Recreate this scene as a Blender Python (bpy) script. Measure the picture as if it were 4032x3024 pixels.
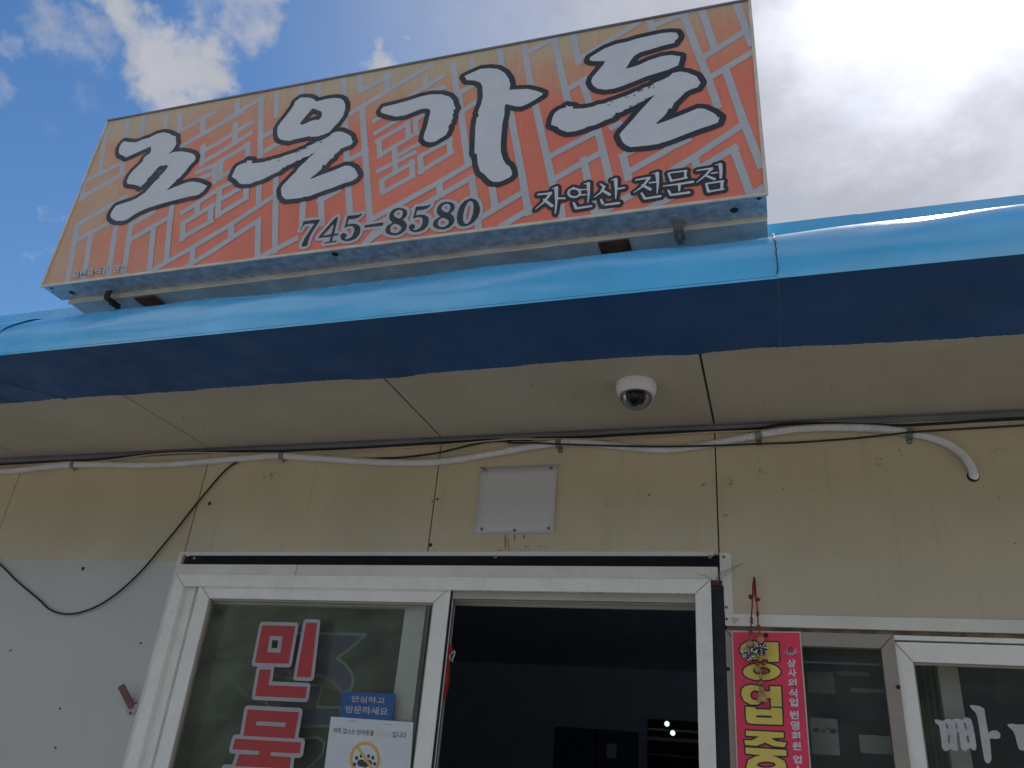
import bpy, bmesh, math, random
import numpy as np
from mathutils import Vector, Matrix
from mathutils.geometry import tessellate_polygon

for o in list(bpy.data.objects):
    bpy.data.objects.remove(o)
random.seed(7)
SC = bpy.context.scene
COL = SC.collection

# ------------------------------------------------------------------ camera
W, H, FPX = 4032.0, 3024.0, 3132.546
RX = Vector((0.9516013, 0.2971020, 0.0786472))       # image right
UP = Vector((0.0640590, -0.4420205, 0.8947147))      # image up
FW = Vector((-0.3005850, 0.8463736, 0.4396593))      # optical axis
EYE = Vector((0.0, 0.0, 1.5))
cam = bpy.data.cameras.new("camera")
cam.sensor_width = 36.0
cam.lens = 36.0 * FPX / W
cam.clip_start = 0.05
cam.clip_end = 3000
cam_o = bpy.data.objects.new("camera", cam)
COL.objects.link(cam_o)
M = Matrix((RX, UP, -FW)).transposed().to_4x4()
M.translation = EYE
cam_o.matrix_world = M
SC.camera = cam_o

# ------------------------------------------------------------------ light
SUN_DIR = Vector((0.190, 0.628, 0.755)).normalized()
SUN_EL = math.asin(SUN_DIR.z)
SUN_AZ = math.atan2(SUN_DIR.x, SUN_DIR.y)            # from +Y towards +X
SKY_STRENGTH = 0.12
SC.view_settings.view_transform = 'Standard'
SC.view_settings.look = 'None'
SC.view_settings.gamma = 1.0
SC.view_settings.exposure = 0.2
SC.view_settings.use_curve_mapping = False
sun = bpy.data.lights.new("sun", 'SUN')
sun.energy = 4.0
sun.angle = math.radians(0.53)
sun.color = (1.0, 0.95, 0.87)
sun_o = bpy.data.objects.new("sun", sun)
sun_o.rotation_euler = SUN_DIR.to_track_quat('Z', 'Y').to_euler()
sun_o.location = (0, 0, 20)
COL.objects.link(sun_o)


def ray(px, py):
    d = RX * ((px - W / 2) / FPX) + UP * (-(py - H / 2) / FPX) + FW
    return d


def atY(px, py, Y):
    d = ray(px, py)
    return EYE + d * (Y / d.y)


def atZ(px, py, Z):
    d = ray(px, py)
    return EYE + d * ((Z - EYE.z) / d.z)


# ------------------------------------------------------------------ world: sky with clouds
world = bpy.data.worlds.new("World")
SC.world = world
world.use_nodes = True
wn, wl = world.node_tree.nodes, world.node_tree.links
wn.clear()


def N(nodes, t, **kw):
    n = nodes.new(t)
    for k, v in kw.items():
        setattr(n, k, v)
    return n


w_out = N(wn, 'ShaderNodeOutputWorld')
w_bg = N(wn, 'ShaderNodeBackground')
w_bg.inputs[1].default_value = SKY_STRENGTH
wl.new(w_bg.outputs[0], w_out.inputs[0])
sky = N(wn, 'ShaderNodeTexSky', sky_type='NISHITA', sun_disc=False)
sky.sun_elevation = SUN_EL
sky.sun_rotation = SUN_AZ
sky.air_density = 1.0
sky.dust_density = 0.35
sky.ozone_density = 2.2
tc = N(wn, 'ShaderNodeTexCoord')
DIR = tc.outputs['Generated']


def wmath(op, a, b=None, clamp=False):
    n = N(wn, 'ShaderNodeMath', operation=op, use_clamp=clamp)
    for i, v in enumerate((a, b)):
        if v is None:
            continue
        if isinstance(v, (int, float)):
            n.inputs[i].default_value = v
        else:
            wl.new(v, n.inputs[i])
    return n.outputs[0]


def wnoise(scale, detail, rough, vec, out='Fac'):
    n = N(wn, 'ShaderNodeTexNoise')
    n.inputs['Scale'].default_value = scale
    n.inputs['Detail'].default_value = detail
    n.inputs['Roughness'].default_value = rough
    wl.new(vec, n.inputs['Vector'])
    return n.outputs[out]


def wrange(v, a, b, c, d, smooth=True):
    n = N(wn, 'ShaderNodeMapRange', interpolation_type='SMOOTHSTEP' if smooth else 'LINEAR')
    wl.new(v, n.inputs['Value'])
    for i, x in enumerate((a, b, c, d)):
        n.inputs[i + 1].default_value = x
    return n.outputs[0]


# break up the cloud outlines
ncol = wnoise(9.0, 7.0, 0.62, DIR, 'Color')
vs = N(wn, 'ShaderNodeVectorMath', operation='SUBTRACT')
wl.new(ncol, vs.inputs[0]); vs.inputs[1].default_value = (0.5, 0.5, 0.5)
vm = N(wn, 'ShaderNodeVectorMath', operation='SCALE')
wl.new(vs.outputs[0], vm.inputs[0]); vm.inputs['Scale'].default_value = 0.17
va = N(wn, 'ShaderNodeVectorMath', operation='ADD')
wl.new(DIR, va.inputs[0]); wl.new(vm.outputs[0], va.inputs[1])
WARP = va.outputs[0]
# clouds: centre of each puff as a sky direction, angular radius, density
PUFFS = [((520, 120), .055, .75), ((620, 190), .06, .95), ((720, 260), .075, 1.1), ((780, 330), .06, 1.0), ((640, 330), .06, .9),
         ((730, 420), .055, .9), ((480, 20), .04, .7), ((250, 140), .06, .50), ((180, 110), .04, .40),
         ((930, 60), .06, .62), ((1000, 20), .05, .6), ((820, 0), .05, .45),
         ((1500, 170), .035, .8), ((1500, 260), .055, 1.0), ((1590, 260), .03, .6),
         ((10, 180), .028, .34), ((20, 360), .028, .3), ((240, 850), .022, .42), ((180, 970), .02, .36),
         ((300, 420), .035, .22), ((0, 1150), .04, .35), ((3040, 580), .022, .55)]
dens = None
for (px, py), r, a in PUFFS:
    c = ray(px, py).normalized()
    d = N(wn, 'ShaderNodeVectorMath', operation='DISTANCE')
    wl.new(WARP, d.inputs[0]); d.inputs[1].default_value = c
    v = wrange(d.outputs['Value'], r, r * 0.15, 0.0, a)
    dens = v if dens is None else wmath('MAXIMUM', dens, v)
fine = wnoise(26.0, 8.0, 0.6, DIR)
dens = wmath('ADD', dens, wmath('MULTIPLY', wmath('SUBTRACT', fine, 0.5), wrange(dens, 0.0, .3, 0.0, 1.0)))
# scattered fair-weather clouds over the rest of the dome
big = wnoise(3.4, 8.0, 0.55, DIR)
back = N(wn, 'ShaderNodeSeparateXYZ'); wl.new(DIR, back.inputs[0])
scattered = wmath('MULTIPLY', wrange(big, .40, .58, 0.0, .95), wrange(back.outputs['Y'], .25, -.15, 0.0, 1.0))
dens = wmath('MAXIMUM', dens, scattered)
# thin veil of high cloud on the sunny side
dsun = N(wn, 'ShaderNodeVectorMath', operation='DISTANCE')
wl.new(DIR, dsun.inputs[0]); dsun.inputs[1].default_value = SUN_DIR
SD = dsun.outputs['Value']
mp = N(wn, 'ShaderNodeMapping'); wl.new(DIR, mp.inputs[0])
mp.inputs['Rotation'].default_value = (0.0, 0.5, 0.6)
mp.inputs['Scale'].default_value = (1.0, 1.0, 2.0)
streak = wnoise(5.5, 9.0, 0.6, mp.outputs[0])
veil = wmath('MULTIPLY', wrange(SD, .78, .22, 0.0, .92), wrange(streak, .15, .72, .90, 1.10), True)
thick = wrange(streak, .48, .70, 0.0, 1.0)
density = wmath('MAXIMUM', wrange(dens, .10, .95, 0.0, .97), veil, True)
# brightness of cloud: forward scattering towards the sun, uneven thickness
nc2 = wnoise(4.5, 9.0, 0.66, mp.outputs[0], 'Color')
vs2 = N(wn, 'ShaderNodeVectorMath', operation='SUBTRACT'); wl.new(nc2, vs2.inputs[0]); vs2.inputs[1].default_value = (0.5, 0.5, 0.5)
vm2 = N(wn, 'ShaderNodeVectorMath', operation='SCALE'); wl.new(vs2.outputs[0], vm2.inputs[0]); vm2.inputs['Scale'].default_value = 0.20
va2 = N(wn, 'ShaderNodeVectorMath', operation='ADD'); wl.new(DIR, va2.inputs[0]); wl.new(vm2.outputs[0], va2.inputs[1])
ds2 = N(wn, 'ShaderNodeVectorMath', operation='DISTANCE'); wl.new(va2.outputs[0], ds2.inputs[0]); ds2.inputs[1].default_value = SUN_DIR
SDW = ds2.outputs['Value']
glow = wmath('ADD', wmath('MULTIPLY', wrange(SD, .40, .0, 0.0, 1.0), .15), wmath('MULTIPLY', wrange(SDW, .24, .02, 0.0, 1.0), 2.3))
bright = None
for (px, py), r, a in [((3740, 300), .05, .5), ((3690, 380), .045, .7), ((3640, 450), .05, .9), ((3590, 540), .05, .8), ((3500, 600), .05, .45), ((3990, 700), .05, .9), ((4040, 640), .05, .9),
                       ((3245, 155), .018, 1.2), ((3200, 80), .07, .6), ((3850, 150), .06, .6), ((3260, 850), .02, .5)]:
    d = N(wn, 'ShaderNodeVectorMath', operation='DISTANCE')
    wl.new(va2.outputs[0], d.inputs[0]); d.inputs[1].default_value = ray(px, py).normalized()
    v = wrange(d.outputs['Value'], r * 1.25, 0.0, 0.0, a)
    bright = v if bright is None else wmath('MAXIMUM', bright, v)
front_lit = wrange(SD, 1.0, 1.6, 0.0, 3.6)          # clouds opposite the sun show their sunlit side
cl_noise = wnoise(12.0, 8.0, 0.55, WARP)
lum = wmath('ADD', wmath('ADD', wrange(cl_noise, .25, .75, 3.50, 3.95), front_lit), wmath('MULTIPLY', glow, 2.2))
lum = wmath('ADD', lum, wmath('MULTIPLY', wmath('MULTIPLY', thick, wrange(SD, .6, .2, 0.0, 1.0)), .5))
lum = wmath('ADD', lum, wmath('MULTIPLY', bright, 1.15))
ccol = N(wn, 'ShaderNodeVectorMath', operation='SCALE')
ccol.inputs[0].default_value = (0.94, 0.965, 1.06)
wl.new(lum, ccol.inputs['Scale'])
wmix = N(wn, 'ShaderNodeMix', data_type='RGBA')
wl.new(density, wmix.inputs['Factor'])
hsv = N(wn, 'ShaderNodeHueSaturation')
hsv.inputs['Saturation'].default_value = 1.22
wl.new(sky.outputs[0], hsv.inputs['Color'])
wl.new(hsv.outputs[0], wmix.inputs['A'])
wl.new(ccol.outputs[0], wmix.inputs['B'])
wl.new(wmix.outputs['Result'], w_bg.inputs[0])

# ------------------------------------------------------------------ materials


class Mat:
    def __init__(self, name, color, rough=0.5, metal=0.0, var=0.10, vscale=6.0, spec=0.5, bump=0.0, bscale=60.0, specks=0.0,
                 streaks=0.0, tint=None, dirt=0.0, clear=0.0, rvar=0.12):
        m = bpy.data.materials.new(name)
        m.use_nodes = True
        self.m = m
        nt = m.node_tree
        self.n, self.l = nt.nodes, nt.links
        b = self.n['Principled BSDF']
        self.b = b
        b.inputs['Metallic'].default_value = metal
        b.inputs['Specular IOR Level'].default_value = spec
        if clear:
            b.inputs['Coat Weight'].default_value = clear
            b.inputs['Coat Roughness'].default_value = 0.12
        g = N(self.n, 'ShaderNodeNewGeometry')
        self.pos = g.outputs['Position']
        nz = self.noise(vscale, 6.0, 0.6)
        dark = tuple(c * (1 - var) for c in color)
        light = tuple(min(1, c * (1 + var)) for c in color)
        if tint:
            dark = tuple(c * t for c, t in zip(color, tint))
        col = self.mix(self.rng(nz, .3, .7), dark, light)
        if dirt:
            dn = self.noise(vscale * 0.55, 8.0, 0.7)
            col = self.mix(self.rng(dn, .52, .78, 0, dirt), col, tuple(c * .45 for c in color))
        if streaks:
            mpn = N(self.n, 'ShaderNodeMapping'); self.l.new(self.pos, mpn.inputs[0])
            mpn.inputs['Scale'].default_value = (26, 26, 1.2)
            sn = self.noise(1.0, 5.0, 0.6, mpn.outputs[0])
            col = self.mix(self.rng(sn, .55, .8, 0, streaks), col, tuple(c * .55 for c in (color[0], color[1] * .93, color[2] * .85)))
        if specks:
            vn = N(self.n, 'ShaderNodeTexVoronoi'); vn.inputs['Scale'].default_value = 22.0
            self.l.new(self.pos, vn.inputs['Vector'])
            sp = self.rng(vn.outputs['Distance'], .075, .03, 0, 1)
            gate = self.rng(self.noise(7.0, 2.0, .5), .56, .60, 0, specks)
            mu = N(self.n, 'ShaderNodeMath', operation='MULTIPLY'); self.l.new(sp, mu.inputs[0]); self.l.new(gate, mu.inputs[1])
            col = self.mix(mu.outputs[0], col, (.05, .045, .04))
        self.col = col
        self.setcol(col)
        rn = self.noise(vscale * 2.3, 5.0, 0.6)
        r = self.rng(rn, .3, .7, max(.02, rough - rvar), min(1, rough + rvar))
        self.l.new(r, b.inputs['Roughness'])
        if bump:
            bn = N(self.n, 'ShaderNodeBump'); bn.inputs['Strength'].default_value = bump; bn.inputs['Distance'].default_value = 0.004
            self.l.new(self.noise(bscale, 5.0, 0.55), bn.inputs['Height'])
            self.l.new(bn.outputs[0], b.inputs['Normal'])

    def noise(self, s, d, r, vec=None):
        n = N(self.n, 'ShaderNodeTexNoise')
        n.inputs['Scale'].default_value = s; n.inputs['Detail'].default_value = d; n.inputs['Roughness'].default_value = r
        self.l.new(vec or self.pos, n.inputs['Vector'])
        return n.outputs['Fac']

    def rng(self, v, a, b, c=0.0, d=1.0):
        n = N(self.n, 'ShaderNodeMapRange', interpolation_type='SMOOTHSTEP')
        self.l.new(v, n.inputs['Value'])
        for i, x in enumerate((a, b, c, d)):
            n.inputs[i + 1].default_value = x
        return n.outputs[0]

    def mix(self, f, a, b):
        n = N(self.n, 'ShaderNodeMix', data_type='RGBA')
        self.l.new(f, n.inputs['Factor'])
        for k, v in (('A', a), ('B', b)):
            if isinstance(v, tuple):
                n.inputs[k].default_value = (*v, 1)
            else:
                self.l.new(v, n.inputs[k])
        return n.outputs['Result']

    def sep(self):
        s = N(self.n, 'ShaderNodeSeparateXYZ'); self.l.new(self.pos, s.inputs[0])
        return s.outputs

    def math(self, op, a, b):
        n = N(self.n, 'ShaderNodeMath', operation=op)
        for i, v in enumerate((a, b)):
            if isinstance(v, (int, float)):
                n.inputs[i].default_value = v
            else:
                self.l.new(v, n.inputs[i])
        return n.outputs[0]

    def setcol(self, c):
        self.col = c
        self.l.new(c, self.b.inputs['Base Color'])


MT = {}
MT['cream'] = Mat('cream_panel', (.57, .505, .365), .42, var=.07, vscale=2.2, bump=.06, bscale=180, specks=.9, streaks=.32, dirt=.18)
MT['soffit'] = Mat('soffit_panel', (.47, .44, .365), .5, var=.08, vscale=2.0, bump=.08, bscale=160, specks=.8, dirt=.18)
MT['white_frame'] = Mat('white_frame', (.89, .885, .835), .35, var=.04, vscale=9, dirt=.12, bump=.02)
MT['white_flash'] = Mat('white_flashing', (.76, .75, .70), .4, var=.07, vscale=7, dirt=.25, bump=.05)
MT['tan_frame'] = Mat('tan_frame', (.36, .32, .275), .42, var=.06, vscale=7, dirt=.2, metal=.15)
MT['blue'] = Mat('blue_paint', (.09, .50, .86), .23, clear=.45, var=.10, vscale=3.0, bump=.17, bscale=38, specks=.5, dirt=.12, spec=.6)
MT['blue_shaded'] = Mat('blue_paint_shaded', (.007, .078, .245), .55, var=.12, vscale=3.0, bump=.15, bscale=45, dirt=.25)  # same paint as the cap, with the shade under the eaves put into its colour
MT['black'] = Mat('black_strip', (.010, .010, .016), .6, var=.2, spec=.15)
MT['dark_channel'] = Mat('dark_channel', (.022, .026, .030), .55, var=.2, spec=.25)
MT['leaves'] = Mat('added_hill_foliage', (.048, .054, .038), .95, var=.5, vscale=.5, spec=.1)
MT['galv'] = Mat('galvanised', (.40, .435, .48), .45, metal=.3, var=.28, vscale=38, dirt=.55, bump=.08, bscale=90)
MT['galv2'] = Mat('galvanised_back', (.60, .58, .52), .5, metal=.2, var=.15, vscale=9, dirt=.6, bump=.08)
MT['plate'] = Mat('plain_plate', (.60, .61, .65), .6, metal=.25, var=.05, vscale=3, dirt=.08)
MT['trim_cream'] = Mat('sign_trim', (.62, .58, .49), .45, var=.12, vscale=14, dirt=.4)
MT['rust'] = Mat('rust', (.10, .042, .018), .85, var=.5, vscale=60, bump=.5, bscale=150)
MT['dark_metal'] = Mat('dark_metal', (.022, .02, .02), .6, var=.3)
MT['zinc'] = Mat('zinc_screw', (.33, .33, .33), .35, metal=.8, var=.15)
MT['corner'] = Mat('corner_flashing', (.17, .175, .205), .45, var=.15, dirt=.3)
MT['conduit'] = Mat('white_conduit', (.74, .75, .80), .45, var=.06, vscale=12, dirt=.28)
MT['cable_black'] = Mat('black_cable', (.012, .013, .018), .45, var=.2)
MT['cable_beige'] = Mat('beige_cable', (.47, .37, .26), .5, var=.1)
MT['clip'] = Mat('grey_clip', (.17, .19, .19), .5, var=.2)
MT['cam_white'] = Mat('camera_white', (.72, .70, .76), .35, var=.03)
MT['lens_dark'] = Mat('camera_core', (.015, .017, .022), .3, var=.1)
MT['led'] = Mat('camera_led', (.75, .72, .60), .2, var=.05)
MT['print_white'] = Mat('print_white', (.62, .66, .71), .55, var=.03, vscale=20, dirt=.05)
MT['print_black'] = Mat('print_black', (.022, .025, .031), .5, var=.1)
MT['print_grey'] = Mat('print_grey', (.47, .50, .54), .55, var=.05, vscale=9)
MT['red_vinyl'] = Mat('red_vinyl', (.46, .045, .045), .45, var=.08)
MT['grey_vinyl'] = Mat('grey_vinyl', (.42, .40, .44), .5, var=.05)
MT['white_vinyl'] = Mat('white_vinyl', (.50, .51, .52), .55, var=.10, vscale=40, dirt=.35)
MT['pink'] = Mat('pink_sign', (.84, .048, .12), .4, var=.08, vscale=9, dirt=.1)
MT['yellow'] = Mat('yellow_print', (.80, .64, .13), .45, var=.08, vscale=9)
MT['paper'] = Mat('paper', (.68, .71, .74), .7, var=.03, vscale=20)
MT['sticker_blue'] = Mat('blue_sticker', (.025, .105, .30), .4, var=.08)
MT['ink'] = Mat('ink', (.05, .06, .06), .6, var=.1)
MT['amber'] = Mat('amber_print', (.70, .43, .12), .6, var=.08)
MT['faded_orange'] = Mat('faded_orange_print', (.78, .58, .45), .6, var=.05)
MT['red_cord'] = Mat('red_cord', (.26, .018, .028), .7, var=.2, bump=.4, bscale=500)
MT['tan_bead'] = Mat('tan_bead', (.47, .27, .15), .4, var=.15, vscale=60)
MT['brown_bead'] = Mat('brown_bead', (.22, .06, .03), .2, var=.2, vscale=60)
MT['silver_bead'] = Mat('silver_bead', (.72, .78, .80), .10, metal=1.0, var=.3, vscale=260, rvar=.06)
MT['gold'] = Mat('gold', (.70, .44, .08), .25, metal=.9, var=.1)
MT['purple_band'] = Mat('purple_band', (.06, .025, .10), .4, var=.1)
MT['clear_bead'] = Mat('amber_bead', (.45, .30, .15), .15, var=.2, vscale=80)
MT['red_cloth'] = Mat('red_cloth', (.36, .022, .028), .75, var=.25, vscale=30, bump=.4, bscale=90)
MT['flange'] = Mat('pale_flange', (.40, .36, .43), .55, var=.12)
MT['pipe'] = Mat('brown_pipe', (.20, .10, .095), .5, var=.25, vscale=20)
MT['interior'] = Mat('interior_wall', (.48, .56, .74), .7, var=.08)
MT['interior_floor'] = Mat('interior_floor', (.26, .25, .25), .5, var=.2)
MT['concrete'] = Mat('concrete', (.38, .345, .285), .85, var=.18, vscale=1.5, bump=.3, bscale=30)
MT['backing'] = Mat('panel_joint', (.055, .043, .03), .9, var=.2)
MT['sealant'] = Mat('old_sealant', (.17, .125, .085), .9, var=.4, vscale=25, bump=.5)
MT['recess'] = Mat('grey_recess', (.42, .43, .41), .5, var=.05)
MT['banner'] = Mat('green_banner', (.12, .14, .115), .6, var=.15, vscale=4)
MT['banner_purple'] = Mat('banner_purple', (.17, .15, .36), .6, var=.1)
MT['banner_line'] = Mat('banner_line', (.50, .62, .56), .6, var=.1)
MT['banner_brown'] = Mat('banner_brown', (.35, .20, .11), .6, var=.1)
MT['curtain'] = Mat('green_curtain', (.16, .25, .17), .8, var=.2, vscale=12)
MT['pillar'] = Mat('beige_pillar', (.85, .78, .62), .6, var=.1)
MT['blue_panel'] = Mat('blue_panel', (.05, .09, .19), .5, var=.15)
MT['rust_run'] = Mat('rust_run', (.33, .235, .13), .8, var=.3, vscale=60)
MT['dark_smudge'] = Mat('dark_smudge', (.29, .255, .185), .8, var=.4, vscale=60)
MT['chipped'] = Mat('chipped_paint', (.60, .52, .43), .7, var=.12, vscale=40)
MT['cobweb_m'] = Mat('cobweb', (.33, .28, .22), .9, var=.2)

# printed face of the big sign: orange fading to straw towards the top and the left
f = Mat('sign_face_print', (.46, .15, .075), .5, var=.05, vscale=5)
xyz = f.sep()
n1 = f.noise(2.6, 4, .6)
n2 = f.noise(4.2, 5, .6)
gz = f.rng(f.math('ADD', xyz['Z'], f.math('MULTIPLY', n1, .55)), 3.54, 4.02)
gx = f.rng(f.math('ADD', xyz['X'], f.math('MULTIPLY', n2, 1.1)), -1.05, -2.25, 0, .95)
fade = f.math('MAXIMUM', gz, gx)
c0 = f.mix(f.rng(f.noise(3.0, 3, .5), .3, .7), (.76, .185, .110), (.82, .235, .145))
c1 = f.mix(f.rng(fade, 0, .55), c0, (.66, .33, .195))
c2 = f.mix(f.rng(fade, .45, 1.0), c1, (.56, .48, .31))
mpn = N(f.n, 'ShaderNodeMapping'); f.l.new(f.pos, mpn.inputs[0]); mpn.inputs['Scale'].default_value = (160, 1, 5)
weave = f.noise(1.0, 2, .5, mpn.outputs[0])
c3 = f.mix(f.rng(weave, .35, .75, 0, .22), c2, (.50, .20, .14))
mp2 = N(f.n, 'ShaderNodeMapping'); f.l.new(f.pos, mp2.inputs[0]); mp2.inputs['Scale'].default_value = (30, 1, 1.6)
mp2.inputs['Rotation'].default_value = (0, .22, 0)
scr = f.noise(1.0, 4, .6, mp2.outputs[0])
f.setcol(f.mix(f.rng(scr, .62, .78, 0, .45), c3, (.74, .46, .33)))
MT['sign_face'] = f

# cream panel whose lower half was painted white
f = Mat('half_painted_panel', (.55, .48, .335), .42, var=.07, vscale=2.2, bump=.06, bscale=180, specks=.9, dirt=.12)
xyz = f.sep()
edge = f.math('ADD', xyz['Z'], f.math('MULTIPLY', f.math('SUBTRACT', f.noise(9, 6, .6), .5), .03))
f.setcol(f.mix(f.rng(edge, 2.1475, 2.1445), f.col, f.mix(f.rng(f.noise(1.5, 5, .6), .3, .7), (.47, .485, .465), (.54, .55, .525))))
MT['half_panel'] = f


def glass_mat(name, tint, refl=1.0, rough=0.0, dusty=0.0):
    m = bpy.data.materials.new(name); m.use_nodes = True
    n, l = m.node_tree.nodes, m.node_tree.links
    n.clear()
    out = N(n, 'ShaderNodeOutputMaterial')
    t = N(n, 'ShaderNodeBsdfTransparent'); t.inputs[0].default_value = (*tint, 1)
    g = N(n, 'ShaderNodeBsdfGlossy'); g.inputs['Roughness'].default_value = rough; g.inputs[0].default_value = (.95, .97, 1, 1)
    fr = N(n, 'ShaderNodeFresnel'); fr.inputs[0].default_value = 1.5
    mu = N(n, 'ShaderNodeMath', operation='MULTIPLY'); l.new(fr.outputs[0], mu.inputs[0]); mu.inputs[1].default_value = refl
    mx = N(n, 'ShaderNodeMixShader'); l.new(mu.outputs[0], mx.inputs[0]); l.new(t.outputs[0], mx.inputs[1]); l.new(g.outputs[0], mx.inputs[2])
    last = mx.outputs[0]
    if dusty:
        d = N(n, 'ShaderNodeBsdfDiffuse'); d.inputs[0].default_value = (.42, .44, .43, 1)
        geo = N(n, 'ShaderNodeNewGeometry')
        nz = N(n, 'ShaderNodeTexNoise'); nz.inputs['Scale'].default_value = 26; nz.inputs['Detail'].default_value = 8; nz.inputs['Roughness'].default_value = .75
        l.new(geo.outputs['Position'], nz.inputs['Vector'])
        mr = N(n, 'ShaderNodeMapRange'); l.new(nz.outputs[0], mr.inputs[0])
        mr.inputs[1].default_value = .40; mr.inputs[2].default_value = .85; mr.inputs[3].default_value = dusty * .25; mr.inputs[4].default_value = dusty
        mx2 = N(n, 'ShaderNodeMixShader'); l.new(mr.outputs[0], mx2.inputs[0]); l.new(last, mx2.inputs[1]); l.new(d.outputs[0], mx2.inputs[2])
        last = mx2.outputs[0]
    l.new(last, out.inputs[0])
    return m


MT['glass'] = glass_mat('window_glass', (.93, .95, .94), 1.15, 0.0, .05)
MT['glass_dark'] = glass_mat('window_glass_dark', (.88, .91, .93), 1.15, 0.0, .06)
MT['dome'] = glass_mat('smoked_dome', (.26, .31, .40), .35, .06, .03)


def emis(name, color, s):
    m = bpy.data.materials.new(name); m.use_nodes = True
    b = m.node_tree.nodes['Principled BSDF']
    b.inputs['Base Color'].default_value = (*color, 1)
    b.inputs['Emission Color'].default_value = (*color, 1)
    b.inputs['Emission Strength'].default_value = s
    return m


MT['lamp'] = emis('lit_lamp', (.72, 1.0, .86), 1.1)


def mat(k):
    v = MT[k]
    return v.m if isinstance(v, Mat) else v


# ------------------------------------------------------------------ mesh helpers
class MB:
    def __init__(self):
        self.v, self.f = [], []

    def add(self, vs, fs):
        o = len(self.v)
        self.v += [tuple(p) for p in vs]
        self.f += [tuple(i + o for i in q) for q in fs]
        return self

    def box(self, x0, x1, y0, y1, z0, z1):
        vs = [(x, y, z) for x in (x0, x1) for y in (y0, y1) for z in (z0, z1)]
        return self.add(vs, [(0, 1, 3, 2), (4, 6, 7, 5), (0, 4, 5, 1), (2, 3, 7, 6), (0, 2, 6, 4), (1, 5, 7, 3)])

    def prism(self, poly, d):
        """closed polygon of 3-D points pushed along d"""
        n = len(poly); d = Vector(d)
        a = [Vector(p) for p in poly]; b = [p + d for p in a]
        fs = [tuple(range(n)), tuple(range(2 * n - 1, n - 1, -1))] + [(i, (i + 1) % n, n + (i + 1) % n, n + i) for i in range(n)]
        return self.add(a + b, fs)

    def tube(self, pts, r, n=8, cap=True):
        pts = [Vector(p) for p in pts]
        m = len(pts)
        rs = r if isinstance(r, (list, tuple)) else [r] * m
        base = len(self.v)
        up = Vector((0.13, -0.9, 0.4)).normalized()
        for i, p in enumerate(pts):
            t = (pts[min(i + 1, m - 1)] - pts[max(i - 1, 0)])
            t = t.normalized() if t.length > 1e-9 else Vector((1, 0, 0))
            a = t.cross(up)
            if a.length < 1e-4:
                a = t.cross(Vector((1, 0, 0)))
            a.normalize(); b = a.cross(t)
            up = b
            for k in range(n):
                an = 2 * math.pi * k / n
                self.v.append(tuple(p + (a * math.cos(an) + b * math.sin(an)) * rs[i]))
        for i in range(m - 1):
            for k in range(n):
                q = base + i * n
                self.f.append((q + k, q + (k + 1) % n, q + n + (k + 1) % n, q + n + k))
        if cap:
            self.f.append(tuple(base + k for k in range(n))[::-1])
            self.f.append(tuple(base + (m - 1) * n + k for k in range(n)))
        return self

    def lathe(self, prof, c, ax=(0, 0, 1), n=24):
        """prof = [(radius, height along ax)]"""
        ax = Vector(ax).normalized(); c = Vector(c)
        a = ax.orthogonal().normalized(); b = ax.cross(a)
        base = len(self.v)
        for r, h in prof:
            for k in range(n):
                an = 2 * math.pi * k / n
                self.v.append(tuple(c + ax * h + (a * math.cos(an) + b * math.sin(an)) * max(r, 1e-5)))
        for i in range(len(prof) - 1):
            for k in range(n):
                q = base + i * n
                self.f.append((q + k, q + (k + 1) % n, q + n + (k + 1) % n, q + n + k))
        return self

    def ball(self, c, r, n=14, sq=1.0):
        pr = [(r * math.sin(math.pi * i / 9), -r * sq * math.cos(math.pi * i / 9)) for i in range(10)]
        return self.lathe(pr, c, (0, 0, 1), n)


def mesh_of(name, mb, material, shift=(0, 0, 0), smooth=False):
    me = bpy.data.meshes.new(name)
    s = Vector(shift)
    me.from_pydata([tuple(Vector(p) - s) for p in mb.v], [], mb.f)
    me.update()
    if smooth:
        me.polygons.foreach_set('use_smooth', [True] * len(me.polygons))
        try:
            me.set_sharp_from_angle(angle=math.radians(40))
        except Exception:
            pass
    me.materials.append(mat(material) if isinstance(material, str) else material)
    return me


def wloc(o):
    p = Vector((0, 0, 0))
    while o:
        p += o.location
        o = o.parent
    return p


def tag(o, label=None, cat=None, group=None, kind=None):
    if label: o['label'] = label
    if cat: o['category'] = cat
    if group: o['group'] = group
    if kind: o['kind'] = kind
    return o


def thing(name, loc, label, cat, group=None):
    o = bpy.data.objects.new(name, None)
    o.empty_display_size = .05
    COL.objects.link(o)
    o.location = loc
    return tag(o, label, cat, group)


def obj(name, mb, material, parent=None, smooth=False, bevel=0.0):
    if parent is None:
        v = np.array(mb.v)
        sh = Vector(((v[:, 0].min() + v[:, 0].max()) / 2, (v[:, 1].min() + v[:, 1].max()) / 2, v[:, 2].min()))
        o = bpy.data.objects.new(name, mesh_of(name, mb, material, sh, smooth))
        o.location = sh
    else:
        sh = wloc(parent)
        o = bpy.data.objects.new(name, mesh_of(name, mb, material, sh, smooth))
        o.parent = parent
    COL.objects.link(o)
    if bevel:
        b = o.modifiers.new('bevel', 'BEVEL'); b.width = bevel; b.segments = 2; b.limit_method = 'ANGLE'
        b.harden_normals = False
    return o


_screw = None


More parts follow.
